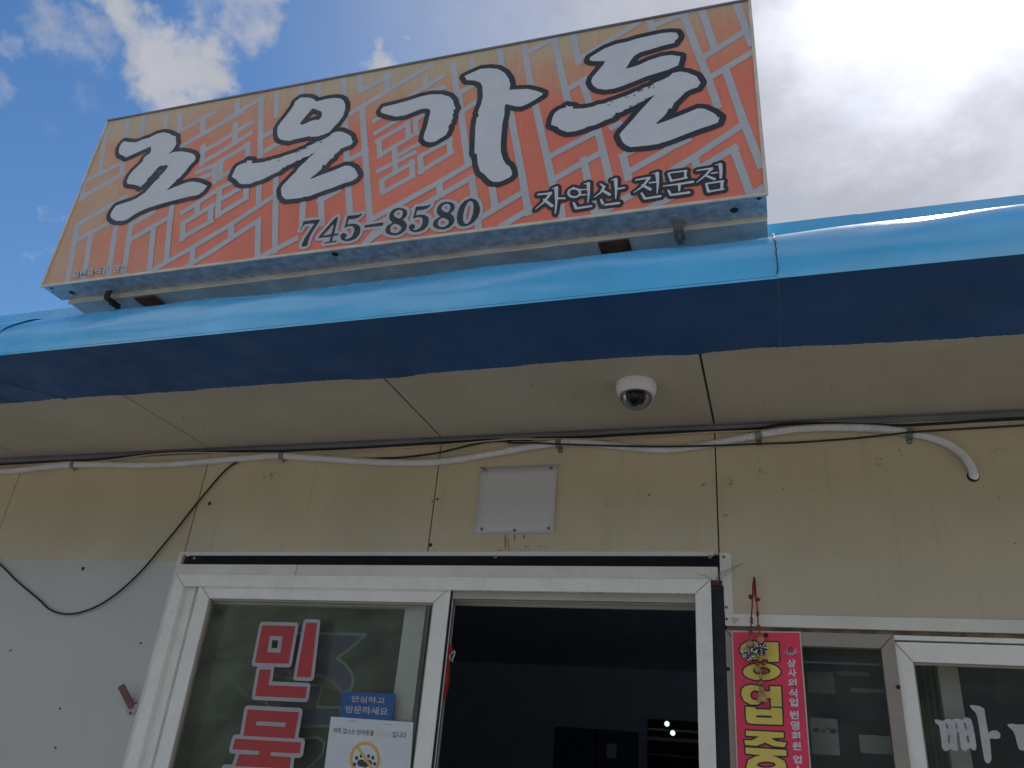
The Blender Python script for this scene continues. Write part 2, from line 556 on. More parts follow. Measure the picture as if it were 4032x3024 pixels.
def screw(p, parent, name='screw', material='zinc', r=.005, face='y'):
    """small pan head screw; mesh shared between all of one size and colour"""
    key = (material, r, face)
    global _screw
    _screw = _screw or {}
    if key not in _screw:
        b = MB()
        ax = (0, -1, 0) if face == 'y' else (0, 0, -1)
        b.lathe([(0, .0025), (r * .25, .0025), (r * .3, .0012), (r * .55, .0028), (r * .9, .0018), (r, 0)], (0, 0, 0), ax, 12)
        _screw[key] = mesh_of('screw', b, material, smooth=True)
    o = bpy.data.objects.new(name, _screw[key])
    COL.objects.link(o)
    o.parent = parent
    o.location = Vector(p) - wloc(parent)
    return o


# ------------------------------------------------------------------ flat shapes: signed distance, outlines
def sdf(X, Z, polys=(), caps=()):
    D = np.full(X.shape, 1e9)
    if polys:
        inside = np.zeros(X.shape, bool); dm = np.full(X.shape, 1e9)
        for P in polys:
            P = np.asarray(P); Q = np.roll(P, -1, 0)
            for (x0, z0), (x1, z1) in zip(P, Q):
                dx, dz = x1 - x0, z1 - z0
                L = dx * dx + dz * dz + 1e-18
                t = np.clip(((X - x0) * dx + (Z - z0) * dz) / L, 0, 1)
                dm = np.minimum(dm, np.hypot(X - x0 - t * dx, Z - z0 - t * dz))
                if z0 != z1:
                    c = ((z0 > Z) != (z1 > Z)) & (X < dx * (Z - z0) / dz + x0)
                    inside ^= c
        D = np.where(inside, -dm, dm)
    for (x0, z0, r0), (x1, z1, r1) in caps:
        dx, dz = x1 - x0, z1 - z0
        L = dx * dx + dz * dz + 1e-18
        t = np.clip(((X - x0) * dx + (Z - z0) * dz) / L, 0, 1)
        D = np.minimum(D, np.hypot(X - x0 - t * dx, Z - z0 - t * dz) - (r0 + t * (r1 - r0)))
    return D


def contours(polys=(), caps=(), grow=0.0, step=.0025):
    pts = [p for P in polys for p in P] + [(a[0], a[1]) for c in caps for a in c]
    mr = max([a[2] for c in caps for a in c], default=0) + grow + 3 * step
    x0, x1 = min(p[0] for p in pts) - mr, max(p[0] for p in pts) + mr
    z0, z1 = min(p[1] for p in pts) - mr, max(p[1] for p in pts) + mr
    xs = np.arange(x0, x1 + step, step); zs = np.arange(z0, z1 + step, step)
    X, Z = np.meshgrid(xs, zs, indexing='ij')
    F = sdf(X, Z, polys, caps) - grow
    I = F < 0
    mixed = (I[:-1, :-1].astype(int) + I[1:, :-1] + I[1:, 1:] + I[:-1, 1:])
    adj, pos = {}, {}

    def edge(i, j, k, l):
        key = (i, j, k, l) if (i, j) < (k, l) else (k, l, i, j)
        if key not in pos:
            a, b = F[i, j], F[k, l]
            t = a / (a - b)
            pos[key] = (X[i, j] + t * (X[k, l] - X[i, j]), Z[i, j] + t * (Z[k, l] - Z[i, j]))
        return key

    for i, j in zip(*np.nonzero((mixed > 0) & (mixed < 4))):
        c = [(i, j), (i + 1, j), (i + 1, j + 1), (i, j + 1)]
        s = [I[q] for q in c]
        es = [edge(*c[k], *c[(k + 1) % 4]) for k in range(4) if s[k] != s[(k + 1) % 4]]
        pairs = [(es[0], es[1])] if len(es) == 2 else ([(es[0], es[1]), (es[2], es[3])] if s[1] else [(es[3], es[0]), (es[1], es[2])])
        for a, b in pairs:
            adj.setdefault(a, []).append(b); adj.setdefault(b, []).append(a)
    loops, seen = [], set()
    for st in adj:
        if st in seen:
            continue
        loop, cur, prev = [], st, None
        while cur is not None and cur not in seen:
            seen.add(cur); loop.append(pos[cur])
            nx = [q for q in adj[cur] if q not in seen]
            cur = nx[0] if nx else None
        if len(loop) > 5:
            loops.append(simplify(loop, step * .22))
    return [l for l in loops if len(l) > 2]


def simplify(L, eps):
    def dp(a, b):
        st = [(a, b)]; keep = {a, b}
        P = np.array(L)
        while st:
            i, j = st.pop()
            if j - i < 2:
                continue
            d = P[j] - P[i]; q = P[i + 1:j] - P[i]
            n = np.hypot(*d)
            h = np.abs(d[0] * q[:, 1] - d[1] * q[:, 0]) / n if n > 1e-12 else np.hypot(q[:, 0], q[:, 1])
            k = int(h.argmax())
            if h[k] > eps:
                keep.add(i + 1 + k); st += [(i, i + 1 + k), (i + 1 + k, j)]
        return keep
    n = len(L)
    if n < 8:
        return L
    k = dp(0, n // 2) | dp(n // 2, n - 1)
    return [L[i] for i in sorted(k)]


def flat(loops, Y, mb=None):
    """fill closed loops of (x,z) at depth Y, facing the street"""
    mb = mb or MB()
    for grp in islands(loops):
        tri = tessellate_polygon([[Vector((x, z, 0)) for x, z in L] for L in grp])
        vs = [(x, Y, z) for L in grp for x, z in L]
        mb.add(vs, [tuple(t) for t in tri])
    return mb


def in_poly(p, L):
    c = False
    for (x0, z0), (x1, z1) in zip(L, list(L[1:]) + [L[0]]):
        if (z0 > p[1]) != (z1 > p[1]) and p[0] < (x1 - x0) * (p[1] - z0) / (z1 - z0) + x0:
            c = not c
    return c


def islands(loops):
    """sort nested loops into outlines, each with its own holes"""
    if len(loops) < 2:
        return [loops]
    area = [abs(sum(a[0] * b[1] - b[0] * a[1] for a, b in zip(L, list(L[1:]) + [L[0]]))) / 2 for L in loops]
    inside = [[j for j in range(len(loops)) if j != i and area[j] > area[i] and in_poly(loops[i][0], loops[j])] for i in range(len(loops))]
    groups = {i: [loops[i]] for i in range(len(loops)) if len(inside[i]) % 2 == 0}
    for i in range(len(loops)):
        if len(inside[i]) % 2:
            groups[min(inside[i], key=lambda j: area[j])].append(loops[i])
    return list(groups.values())


class Trace:
    """points read off one region of the plan drawing, put on the plane at depth Y"""
    def __init__(self, x0, y0, s, Y):
        self.x0, self.y0, self.s, self.Y = x0, y0, s, Y

    def p(self, x, y):
        q = atY(self.x0 + x * self.s, self.y0 + y * self.s, self.Y)
        return (q.x, q.z)

    def poly(self, pts):
        return [self.p(*q) for q in pts]

    def caps(self, strokes):
        """strokes: ([(x,y)...], w0, w1) widths in drawing units"""
        out = []
        for pts, w0, w1 in strokes:
            P = [self.p(*q) for q in pts]
            k = self.unit(pts[0])
            L = [0]
            for a, b in zip(P, P[1:]):
                L.append(L[-1] + math.dist(a, b))
            R = [(w0 + (w1 - w0) * l / (L[-1] or 1)) * k / 2 for l in L]
            out += [((*P[i], R[i]), (*P[i + 1], R[i + 1])) for i in range(len(P) - 1)]
        return out

    def unit(self, q):
        a, b = self.p(*q), self.p(q[0] + 10, q[1])
        return math.dist(a, b) / 10


def ellipse(cx, cy, rx, ry, n=36):
    return [(cx + rx * math.cos(2 * math.pi * i / n), cy + ry * math.sin(2 * math.pi * i / n)) for i in range(n)]


def text_flat(body, quad, Y, bold=0.0, mb=None, shear=0.0, aspect_fit=True):
    """lettering in Blender's own font, stretched into the quad (TL,TR,BR,BL given as (x,z) points)"""
    cu = bpy.data.curves.new('text', 'FONT')
    cu.body = body; cu.size = 1.0; cu.offset = bold; cu.shear = shear; cu.resolution_u = 3
    o = bpy.data.objects.new('text', cu); COL.objects.link(o)
    dg = bpy.context.evaluated_depsgraph_get(); dg.update()
    me = bpy.data.meshes.new_from_object(o.evaluated_get(dg))
    v = np.array([q.co[:] for q in me.vertices])
    fs = [tuple(p.vertices) for p in me.polygons]
    bpy.data.objects.remove(o); bpy.data.curves.remove(cu); bpy.data.meshes.remove(me)
    mb = mb or MB()
    if len(v) == 0:
        return mb
    lo, hi = v.min(0), v.max(0)
    TL, TR, BR, BL = [np.array(q) for q in quad]
    out = []
    for x, y, _ in v:
        u = (x - lo[0]) / (hi[0] - lo[0] + 1e-9); w = (y - lo[1]) / (hi[1] - lo[1] + 1e-9)
        p = (BL * (1 - u) + BR * u) * (1 - w) + (TL * (1 - u) + TR * u) * w
        out.append((p[0], Y, p[1]))
    return mb.add(out, fs)


# ------------------------------------------------------------------ the place: ground
YW = 2.546          # face of the shop wall
ZS = 2.6126         # underside of the eaves
gm = MB()
gm.add([(-400, -600, 0), (400, -600, 0), (400, 600, 0), (-400, 600, 0)], [(0, 1, 2, 3)])
g = obj('ground', gm, 'concrete'); tag(g, kind='structure')

# unseen wooded rise added behind the viewer, shaped to darken what the glass mirrors
hm = MB(); vs = []
nx, ny = 90, 14
for j in range(ny + 1):
    for i in range(nx + 1):
        x = -90 + 180 * i / nx; v = j / ny
        h = 13.5 + 1.6 * math.sin(x * .07) + 1.2 * math.sin(x * .21 + 1)
        vs.append((x + random.uniform(-.6, .6), -24 - 26 * v + random.uniform(-.6, .6) + 4 * math.sin(x * .05), max(-.2, h * math.sin(math.pi * .5 * min(1, v * 1.6)) + (random.uniform(-.9, .9) if 0 < j else -.5))))
fs = [(j * (nx + 1) + i, j * (nx + 1) + i + 1, (j + 1) * (nx + 1) + i + 1, (j + 1) * (nx + 1) + i) for j in range(ny) for i in range(nx)]
g = obj('added_hill', hm.add(vs, fs), 'leaves', None, True); tag(g, kind='structure')

# ------------------------------------------------------------------ the building
B = thing('restaurant_building', (-0.7, YW, 0), 'cream panel shop building with rounded blue eaves above a white sliding door', 'building')
XL, XR = -5.2, 2.9
# joint backing behind the panels
bk = MB()
bk.box(XL, -2.2, YW + .004, YW + .1, 0, ZS); bk.box(-2.2, -.155, YW + .004, YW + .1, 2.185, ZS); bk.box(-2.2, -.155, YW + .0125, YW + .1, 2.0905, 2.18)
bk.box(-.155, XR, YW + .004, YW + .1, 1.992, ZS); bk.box(-.155, XR, YW + .0125, YW + .1, 1.945, 1.99); bk.box(-.150, XR, YW + .012, YW + .1, 0, .95); bk.box(1.9, XR, YW + .012, YW + .1, .95, 1.96)
obj('wall_backing', bk, 'backing', B)
seams = [XL, -4.203, -3.203, -2.198, -1.164, -.1665, .842, 1.85, XR]
for i in range(8):
    a, b = seams[i] + .0019, seams[i + 1] - .0019
    z0 = 0 if i < 3 else (2.17 if i < 5 else 1.975)
    p = MB().box(a, b, YW, YW + .011, z0, ZS)
    o = obj('wall_panel', p, 'half_panel' if i < 3 else 'cream', B, bevel=.002)
    if i < 3: o['label'] = 'cream wall panel painted white below'
    if i >= 5:
        obj('wall_panel', MB().box(a, b, YW, YW + .011, 0, .93), 'cream', B)
# joint cover right of the door
obj('joint_cover', MB().box(-.163, -.1535, YW - .003, YW + .001, 2.18, ZS - .03), 'cream', B)
# soffit
for i in range(8):
    a, b = seams[i] + .0034, seams[i + 1] - .0034
    obj('soffit_panel', MB().box(a, b, 1.684, YW + .1, ZS, ZS + .02), 'soffit', B, bevel=.002)
obj('soffit_backing', MB().box(XL, XR, 1.70, YW + .1, ZS + .004, ZS + .08), 'dark_channel', B)
# blue returned flashing under the eaves, with a hand painted inner edge
edge_px = [(-260, 1610), (0, 1589), (43, 1586), (149, 1578), (212, 1569), (255, 1568), (431, 1556), (544, 1552), (601, 1546), (759, 1537), (842, 1527),
           (937, 1521), (1300, 1495), (1474, 1491), (1589, 1484), (1705, 1466), (1951, 1448), (2168, 1426), (2385, 1411), (2602, 1397), (2700, 1398), (2971, 1368),
           (3303, 1356), (3604, 1341), (4032, 1314), (4400, 1290)]
E_ = [atZ(x, y, ZS) for x, y in edge_px]
ex = np.array([q.x for q in E_]); ey = np.array([q.y for q in E_])
for a, b in ((-4.4, .0492), (.0508, XR)):
    n = max(2, int((b - a) / .006))
    vs = []
    for k in range(n + 1):
        x = a + (b - a) * k / n
        y = float(np.interp(x, ex, ey)) + random.uniform(-1, 1) * .0026 + .0015 * math.sin(x * 37) * math.sin(x * 11)
        vs += [(x, 1.676, ZS - .0015), (x, y, ZS - .0015), (x, 1.676, ZS - .0003), (x, y, ZS - .0003)]
    fs = []
    for k in range(n):
        q = k * 4
        fs += [(q, q + 1, q + 5, q + 4), (q + 1, q + 3, q + 7, q + 5), (q, q + 4, q + 6, q + 2)]
    obj('eave_flashing', MB().add(vs, fs), 'blue_shaded', B)
lapm = MB()
la, lb = atZ(-60, 1482, ZS), atZ(262, 1571, ZS)
lapm.tube([(la.x, la.y, ZS - .002), (lb.x, lb.y, ZS - .002)], .0026, 6)
obj('flashing_lap', lapm, 'blue_shaded', B)
# rounded blue cap along the eaves
RC, CY = .235, 1.911


def cap_piece(a, b, dr=0.0):
    prof = []
    for k in range(25):
        t = math.radians(-2 + 92 * k / 24)
        prof.append((CY - (RC + dr) * math.cos(t), ZS + (RC + dr) * math.sin(t)))
    prof += [(1.952, ZS + RC + dr + .001)]
    n = max(2, int((b - a) / .05))
    vs = []
    for k in range(n + 1):
        x = a + (b - a) * k / n
        for j, (y, z) in enumerate(prof):
            w = math.sin(math.pi * j / 25)
            wob = .0022 * math.sin(x * 5.1 + j * .35) * w + .0013 * math.sin(x * 13.7 - j * .5) * w
            vs.append((x, y - wob, z + wob))
    m = len(prof)
    fs = [(i * m + j, i * m + j + 1, (i + 1) * m + j + 1, (i + 1) * m + j) for i in range(n) for j in range(m - 1)]
    mb = MB().add(vs, fs)
    return mb


obj('eave_cap', cap_piece(XL, -2.455, .004), 'blue', B, True)
obj('eave_cap', cap_piece(-2.475, .052), 'blue', B, True)
obj('eave_cap', cap_piece(.048, XR, .0015), 'blue', B, True)
# joint of the cap above the window: lapped edge with lifted paint
jm = MB()
jp = []
for k in range(22):
    t = math.radians(1 + 86 * k / 21)
    jp.append((.049 + random.uniform(-.0025, .0025), CY - (RC + .003) * math.cos(t), ZS + (RC + .003) * math.sin(t)))
jm.tube(jp[8:], [.0008 + random.random() ** 2 * .0028 for _ in jp[8:]], 6)
obj('cap_joint', jm, 'trim_cream', B, True)
obj('cap_joint', MB().tube(jp[:9], .0012, 6), 'dark_channel', B, True)
# upstand flashing along the roof edge
for a, b, dy in ((XL, -1.2, 0), (-1.21, .279, .0025), (.275, XR, 0)):
    obj('roof_upstand', MB().box(a, b, 1.95 - dy, 1.955 - dy, ZS + .2, 2.9715), 'blue', B, bevel=.001)
obj('roof_sheet', MB().box(XL, XR, 1.956, 8.0, 2.86, 2.90), 'blue', B)
# corner flashing between wall and soffit
obj('corner_flashing', MB().box(XL, XR, YW - .006, YW - .0005, 2.592, ZS - .002).box(XL, XR, YW - .020, YW - .0065, 2.6085, 2.6118), 'corner', B)
# room behind
R_ = MB()
R_.box(XL, XR, 8.0, 8.1, 0, 2.86); R_.box(XL - .1, XL, YW, 8.1, 0, 2.86); R_.box(XR, XR + .1, YW, 8.1, 0, 2.86)
obj('interior_wall', R_, 'interior', B)
obj('interior_ceiling', MB().box(XL, XR, YW + .101, 8.0, 2.5, 2.55), 'interior', B)
obj('interior_floor', MB().box(XL, XR, YW + .101, 8.0, .004, .05), 'interior_floor', B)

# bolts, screw holes, rust runs and smudges on the wall
for x, y, r_ in ((825, 1983, .0075), (1695, 2146, .007), (1723, 1966, .0045), (1702, 1974, .003), (327, 2239, .008), (2556, 1949, .003), (236, 2790, .004), (219, 2944, .004), (555, 2532, .004)):
    screw(atY(x, y, YW - .0003), B, r=r_, material='dark_metal')
for k, (x, y, w_, h_) in enumerate(((1990, 2106, 9, 62), (2026, 2106, 6, 26), (2064, 2105, 7, 20), (2002, 2120, 5, 48))):
    P = [atY(x + dx, y + dy, YW - .0006 - k * 2e-5) for dx, dy in ((-w_ / 2, 0), (w_ / 2, 0), (w_ * .42, h_ * .6), (w_ * .1, h_), (-w_ * .2, h_ * .95), (-w_ * .45, h_ * .5))]
    obj('rust_run', MB().add(P, [tuple(range(6))]), 'rust_run', B)
dm = MB()
for cx, cy, sx, sy, n_ in ((3465, 1817, 30, 18, 16), (3930, 1772, 45, 14, 26), (3540, 1777, 16, 9, 7), (2998, 1862, 18, 14, 8), (2875, 1895, 14, 12, 9), (2855, 2030, 14, 10, 8), (2770, 1910, 16, 10, 6), (1070, 1870, 26, 12, 14), (2010, 2167, 130, 4, 16),
                           (1300, 1812, 40, 8, 8), (2130, 2152, 70, 6, 10), (40, 2560, 6, 14, 6)):
    for k in range(n_):
        x, y = random.gauss(cx, sx * .5), random.gauss(cy, sy * .5)
        rr = random.uniform(1.2, 5.0)
        P = [atY(x + rr * random.uniform(.5, 1.5) * math.cos(q_), y + rr * random.uniform(.4, 1.0) * math.sin(q_), YW - .0004 - len(dm.v) * 1e-7) for q_ in (0, 1.2, 2.5, 3.8, 5.0)]
        dm.add(P, [tuple(range(5))])
tag(obj('dirt_spots', dm, 'dark_smudge', B), kind='stuff')
dm = MB()
for cx, cy, sx, sy, n_ in ((870, 1650, 330, 60, 26), (1650, 1580, 330, 70, 34), (2300, 1560, 350, 80, 30), (3300, 1540, 400, 70, 26), (2195, 1602, 14, 4, 5), (1000, 1450 + 200, 60, 20, 6), (3640, 1570, 60, 30, 10)):
    for k in range(n_):
        x, y = random.gauss(cx, sx * .5), random.gauss(cy, sy * .5)
        rr = random.uniform(1.0, 4.2)
        P = [atZ(x + rr * random.uniform(.5, 1.8) * math.cos(q_), y + rr * random.uniform(.3, .9) * math.sin(q_), ZS - .0004 - len(dm.v) * 1e-7) for q_ in (0, 1.2, 2.5, 3.8, 5.0)]
        if min(p.y for p in P) > 2.07 and max(p.y for p in P) < YW - .03:
            dm.add(P, [tuple(range(5))])
tag(obj('dirt_spots', dm, 'dark_smudge', B), kind='stuff')

# ------------------------------------------------------------------ sliding door
D = bpy.data.objects.new('sliding_door', None); COL.objects.link(D); D.parent = B; D.location = (-1.19 + .7, 0, 0)
F0, F1 = 2.532, 2.66
ZT = 2.088


def mitred(name, x0, x1, z1, w, wt, y0, y1, m, parent, z0=0.0, right=True, left=True):
    """three sided frame with mitred top corners: each length its own piece"""
    if left:
        obj(name, MB().prism([(x0, y0, z0), (x0 + w, y0, z0), (x0 + w, y0, z1 - wt), (x0, y0, z1)], (0, y1 - y0, 0)), m, parent, bevel=.0012)
    if right:
        obj(name, MB().prism([(x1 - w, y0, z0), (x1, y0, z0), (x1, y0, z1), (x1 - w, y0, z1 - wt)], (0, y1 - y0, 0)), m, parent, bevel=.0012)
    g_ = .0006
    obj(name, MB().prism([(x0 + g_, y0, z1), (x1 - g_, y0, z1), (x1 - w - g_, y0, z1 - wt), (x0 + w + g_, y0, z1 - wt)], (0, y1 - y0, 0)), m, parent, bevel=.0012)


mitred('door_frame', -2.196, -.195, ZT, .045, .041, F0, F1, 'white_frame', D)
# head rails seen inside the opening
obj('head_track', MB().box(-1.06, -.24, 2.558, 2.575, 2.022, 2.0465).box(-1.06, -.24, 2.60, 2.612, 2.022, 2.0465).box(-2.15, -.24, 2.64, 2.655, 2.016, 2.0465), 'recess', D, bevel=.0015)
# front sash
mitred('sash', -2.089, -1.0615, 2.058, .055, .052, 2.546, 2.580, 'white_frame', D, z0=.05)
obj('sash_bead', MB().prism([(-2.034, 2.553, 2.006), (-1.1165, 2.553, 2.006), (-1.1245, 2.553, 1.998), (-2.026, 2.553, 1.998)], (0, .02, 0))
    .box(-2.034, -2.026, 2.553, 2.573, .1, 1.9975).box(-1.1245, -1.1165, 2.553, 2.573, .1, 1.9975), 'tan_frame', D)
obj('door_glass', MB().box(-2.030, -1.120, 2.563, 2.567, .1, 2.002), 'glass', D)
obj('weather_strip', MB().box(-1.0705, -1.0665, 2.612, 2.62, .05, 2.04), 'recess', D)
obj('weather_strip', MB().box(-1.085, -1.0705, 2.616, 2.624, .05, 2.04), 'dark_channel', D)
obj('weather_strip', MB().box(-1.061, -1.056, 2.553, 2.560, .05, 2.05), 'dark_channel', D)
# inner sash parked behind it
mitred('inner_sash', -2.16, -1.165, 2.05, .075, .055, 2.590, 2.625, 'white_frame', D, z0=.05)
obj('inner_glass', MB().box(-2.086, -1.238, 2.606, 2.610, .1, 1.998), 'glass', D)
obj('recess_strip', MB().box(-2.1508, -2.112, 2.556, 2.5885, .05, 2.046), 'white_frame', D, bevel=.001)
obj('recess_strip', MB().box(-2.1115, -2.0895, 2.572, 2.5885, .05, 2.046), 'white_frame', D, bevel=.001)
# lettering on the glass
T = Trace(700, 2150, .52682, 2.562)
gl1 = [[(632, 592), (880, 598), (830, 880), (577, 873)], [(690, 672), (785, 675), (768, 798), (670, 795)]]
gl2 = [[(960, 573), (1042, 575), (995, 982), (888, 978)]]
gl3 = [[(612, 922), (697, 924), (680, 1040), (968, 1052), (955, 1138), (578, 1122)]]
gl4 = [[(522, 1222), (907, 1242), (873, 1440), (490, 1418)], [(593, 1310), (810, 1320), (803, 1352), (585, 1340)]]
gl5 = [[(430, 1440), (924, 1468), (912, 1550), (697, 1541), (695, 1568), (848, 1578), (836, 1664), (430, 1645), (460, 1555), (606, 1561), (612, 1532), (410, 1518)]]
gl6 = [[(740, 1668), (828, 1672), (815, 1750), (440, 1730), (430, 1800), (810, 1820), (800, 1890), (330, 1870), (350, 1665), (742, 1684)]]
hole = T.poly([(708, 704), (752, 706), (744, 765), (702, 763)])
for syll in ((gl1, gl2, gl3), (gl4, gl5, gl6)):
    m_ = MB()
    for gl in syll:
        flat([T.poly(q) for q in gl], 2.5610, m_)
    obj('letter', m_, 'red_vinyl', D)
for gs, gw in ((gl1[:1] + gl3, .0125), (gl2, .0125), (gl4[:1] + gl5 + gl6, .0135)):
    obj('letter_outline', flat(contours([T.poly(q) for q in gs], grow=gw), 2.5614 if gs is not gl2 else 2.5617), 'grey_vinyl', D)
for gl in (gl1, gl4):
    obj('letter_counter', flat([T.poly(gl[1])], 2.5607), 'grey_vinyl', D)
obj('letter_counter', flat([hole], 2.5603), 'leaves', D)

# strips above the door
obj('head_strip', MB().box(-2.197, -.172, 2.538, YW + .012, 2.0885, 2.1305), 'white_flash', B, bevel=.001)
obj('head_strip', MB().box(-2.218, -.183, 2.542, YW + .012, 2.1635, 2.1800), 'white_flash', B, bevel=.001)
q = atY(1166, 2250, 2.5378)
obj('strip_joint', MB().box(q.x - .0012, q.x + .0012, 2.5370, 2.5379, 2.0895, 2.1300), 'tan_bead', B)
bar = obj('black_bar', MB().prism([(-2.172, 2.536, 2.131), (-.168, 2.536, 2.131), (-.1665, 2.536, 2.1632), (-2.164, 2.536, 2.1632), (-2.166, 2.536, 2.137)], (0, .012, 0)), 'black', B)
for x, y in ((766, 2197), (1951, 2192), (2796, 2192)):
    q = atY(x, y, 2.5355); screw(q, B, r=.006)
obj('side_flashing', MB().box(-2.219, -2.1975, 2.541, YW + .011, 0, 2.1625), 'white_flash', B, bevel=.001)
for x, y in ((726, 2187), (716, 2233)):
    q = atY(x, y, 2.5405); screw(q, B, r=.0045)
# right of the door
obj('dark_channel', MB().box(-.1945, -.156, 2.540, 2.60, 0, 2.073), 'dark_channel', B, bevel=.001)
obj('side_flashing', MB().box(-.1655, -.1305, 2.541, YW + .011, 1.9895, 2.176), 'white_flash', B, bevel=.001)
obj('window_trim', MB().box(-.1555, 1.9, 2.5395, YW + .011, 1.953, 1.989), 'white_flash', B, bevel=.0015)
for x, y in ((2850, 2193), (2860, 2391), (2861, 2437)):
    q = atY(x, y, 2.5393); screw(q, B, r=.0045, material='clip')
obj('chipped_paint', flat([[(q.x, q.z) for q in [atY(2750 + x * .5796, 2150 + y * .5796, 2.539) for x, y in
    [(219, 492), (228, 484), (240, 482), (249, 490), (258, 486), (268, 488), (281, 480), (282, 492), (274, 503), (272, 512), (258, 518), (250, 529), (238, 527), (226, 521), (225, 506)]]]], 2.5390), 'chipped', B)
obj('sealant_bead', MB().box(-.153, 1.9, 2.550, YW + .012, 1.9405, 1.9525), 'sealant', B)
rb = MB(); rb.box(-.192, -.160, 2.538, 2.57, 2.0735, 2.088)
obj('rust_block', rb, 'rust', B)

# ------------------------------------------------------------------ window
WN = bpy.data.objects.new('window', None); COL.objects.link(WN); WN.parent = B; WN.location = (.6 + .7, 0, 1.0)
obj('frame_head', MB().box(.306, 1.9, 2.545, 2.60, 1.9275, 1.940), 'white_frame', WN, bevel=.001)
obj('frame_head', MB().box(-.155, .3055, 2.547, 2.60, 1.9395, 1.9402), 'white_frame', WN)
mitred('screen_frame', -.155, .3045, 1.9392, .0345, .036, 2.540, 2.575, 'tan_frame', WN, z0=.95)
obj('screen_glass', MB().box(-.12, .27, 2.560, 2.564, .98, 1.903), 'glass_dark', WN)
obj('inner_rail', MB().box(-.12, .27, 2.585, 2.60, 1.868, 1.91), 'dark_channel', WN)
obj('inner_rail', MB().box(-.12, .27, 2.58, 2.59, 1.860, 1.866), 'corner', WN)
mitred('window_sash', .3065, 1.30, 1.9215, .0395, .050, 2.552, 2.59, 'white_frame', WN, z0=.95)
obj('sash_bead', MB().box(.3465, 1.26, 2.562, 2.575, 1.864, 1.871).box(.3465, .352, 2.562, 2.575, .98, 1.8635), 'tan_frame', WN)
obj('window_glass', MB().box(.346, 1.262, 2.568, 2.572, .98, 1.866), 'glass_dark', WN)
obj('frame_sill', MB().box(-.155, 1.9, 2.53, 2.62, .93, .95), 'white_frame', WN)
obj('window_sash', MB().box(1.2995, 1.9, 2.56, 2.60, .95, 1.9265), 'white_frame', WN)
screw(atY(2750 + 200 * .5796, 2150 + 835 * .5796, 2.5395), WN, r=.006, material='dark_metal')
screw(atY(2750 + 1358 * .5796, 2150 + 958 * .5796, 2.5395), WN, r=.006, material='dark_metal')
# white letters on the glass
T = Trace(3500, 2400, .37624, 2.567)
pp = [[(475, 1153), (500, 1150), (565, 1165), (600, 1145), (650, 1150), (668, 1160), (690, 1138), (740, 1145), (770, 1160), (790, 1130), (830, 1130), (865, 1155), (880, 1220), (900, 1320),
       (918, 1450), (905, 1475), (880, 1470), (850, 1450), (830, 1455), (810, 1480), (785, 1480), (755, 1450), (745, 1380), (735, 1290), (715, 1270), (705, 1330), (715, 1400), (725, 1470),
       (700, 1482), (670, 1475), (645, 1455), (625, 1470), (600, 1482), (575, 1475), (555, 1440), (545, 1340), (530, 1240), (520, 1210), (490, 1190)],
      [(592, 1190), (612, 1195), (628, 1250), (603, 1245)], [(615, 1310), (635, 1312), (645, 1395), (622, 1395)],
      [(692, 1182), (708, 1190), (722, 1252), (706, 1250)], [(783, 1180), (802, 1187), (818, 1255), (795, 1255)], [(810, 1322), (832, 1312), (845, 1390), (820, 1395)]]
aa = [[(845, 1005), (870, 1000), (950, 1010), (1000, 1040), (1003, 1080), (1020, 1180), (1040, 1290), (1080, 1265), (1130, 1265), (1165, 1300), (1165, 1340), (1140, 1352), (1055, 1350),
       (1065, 1450), (1075, 1560), (1055, 1605), (1030, 1612), (1000, 1580), (985, 1500), (970, 1400), (950, 1270), (930, 1150), (910, 1080), (870, 1045)]]
kk = [[(1238, 1200), (1290, 1195), (1340, 1205), (1440, 1200), (1470, 1240), (1440, 1400), (1424, 1470), (1390, 1478), (1360, 1460), (1340, 1400), (1325, 1330), (1300, 1270), (1250, 1225)]]
for gl in (pp, aa, kk):
    obj('letter', flat([T.poly(q) for q in gl], 2.5668), 'white_vinyl', WN)

# ------------------------------------------------------------------ the big sign
YS = 1.730
CORN = [(428, 477), (2950, 2), (3018, 766), (165, 1129)]      # TL TR BR BL
tl, tr, br, bl = [atY(x, y, YS) for x, y in CORN]
S = thing('shop_sign', ((tl.x + tr.x) / 2, 1.82, 2.9), 'long orange lattice patterned sign board with large brush lettering, standing on the blue eaves', 'sign')


def lerp2(u, v):
    a = tl.lerp(tr, u); b = bl.lerp(br, u)
    return a.lerp(b, v)


obj('sign_face', MB().add([tl, tr, br, bl], [(3, 2, 1, 0)]), 'sign_face', S)
# box behind the face
k0 = Vector((0, .002, 0)); kd = Vector((0, .088, 0))
obj('sign_box', MB().prism([tl + k0, tr + k0, br + k0, bl + k0], kd), 'galv', S, bevel=.001)
b2 = [tl + Vector((.035, .0905, -.02)), tr + Vector((-.001, .0905, -.02)), Vector((br.x - .001, YS + .0905, 2.8935)), Vector((bl.x + .035, YS + .0905, 2.8965))]
obj('back_box', MB().prism(b2, (0, .088, 0)), 'galv2', S, bevel=.001)
lp = MB(); lp.tube([b2[3] + Vector((.0, .003, -.001)), b2[2] + Vector((0, .003, -.001))], .0042, 8)
obj('back_box_lip', lp, 'trim_cream', S, True)
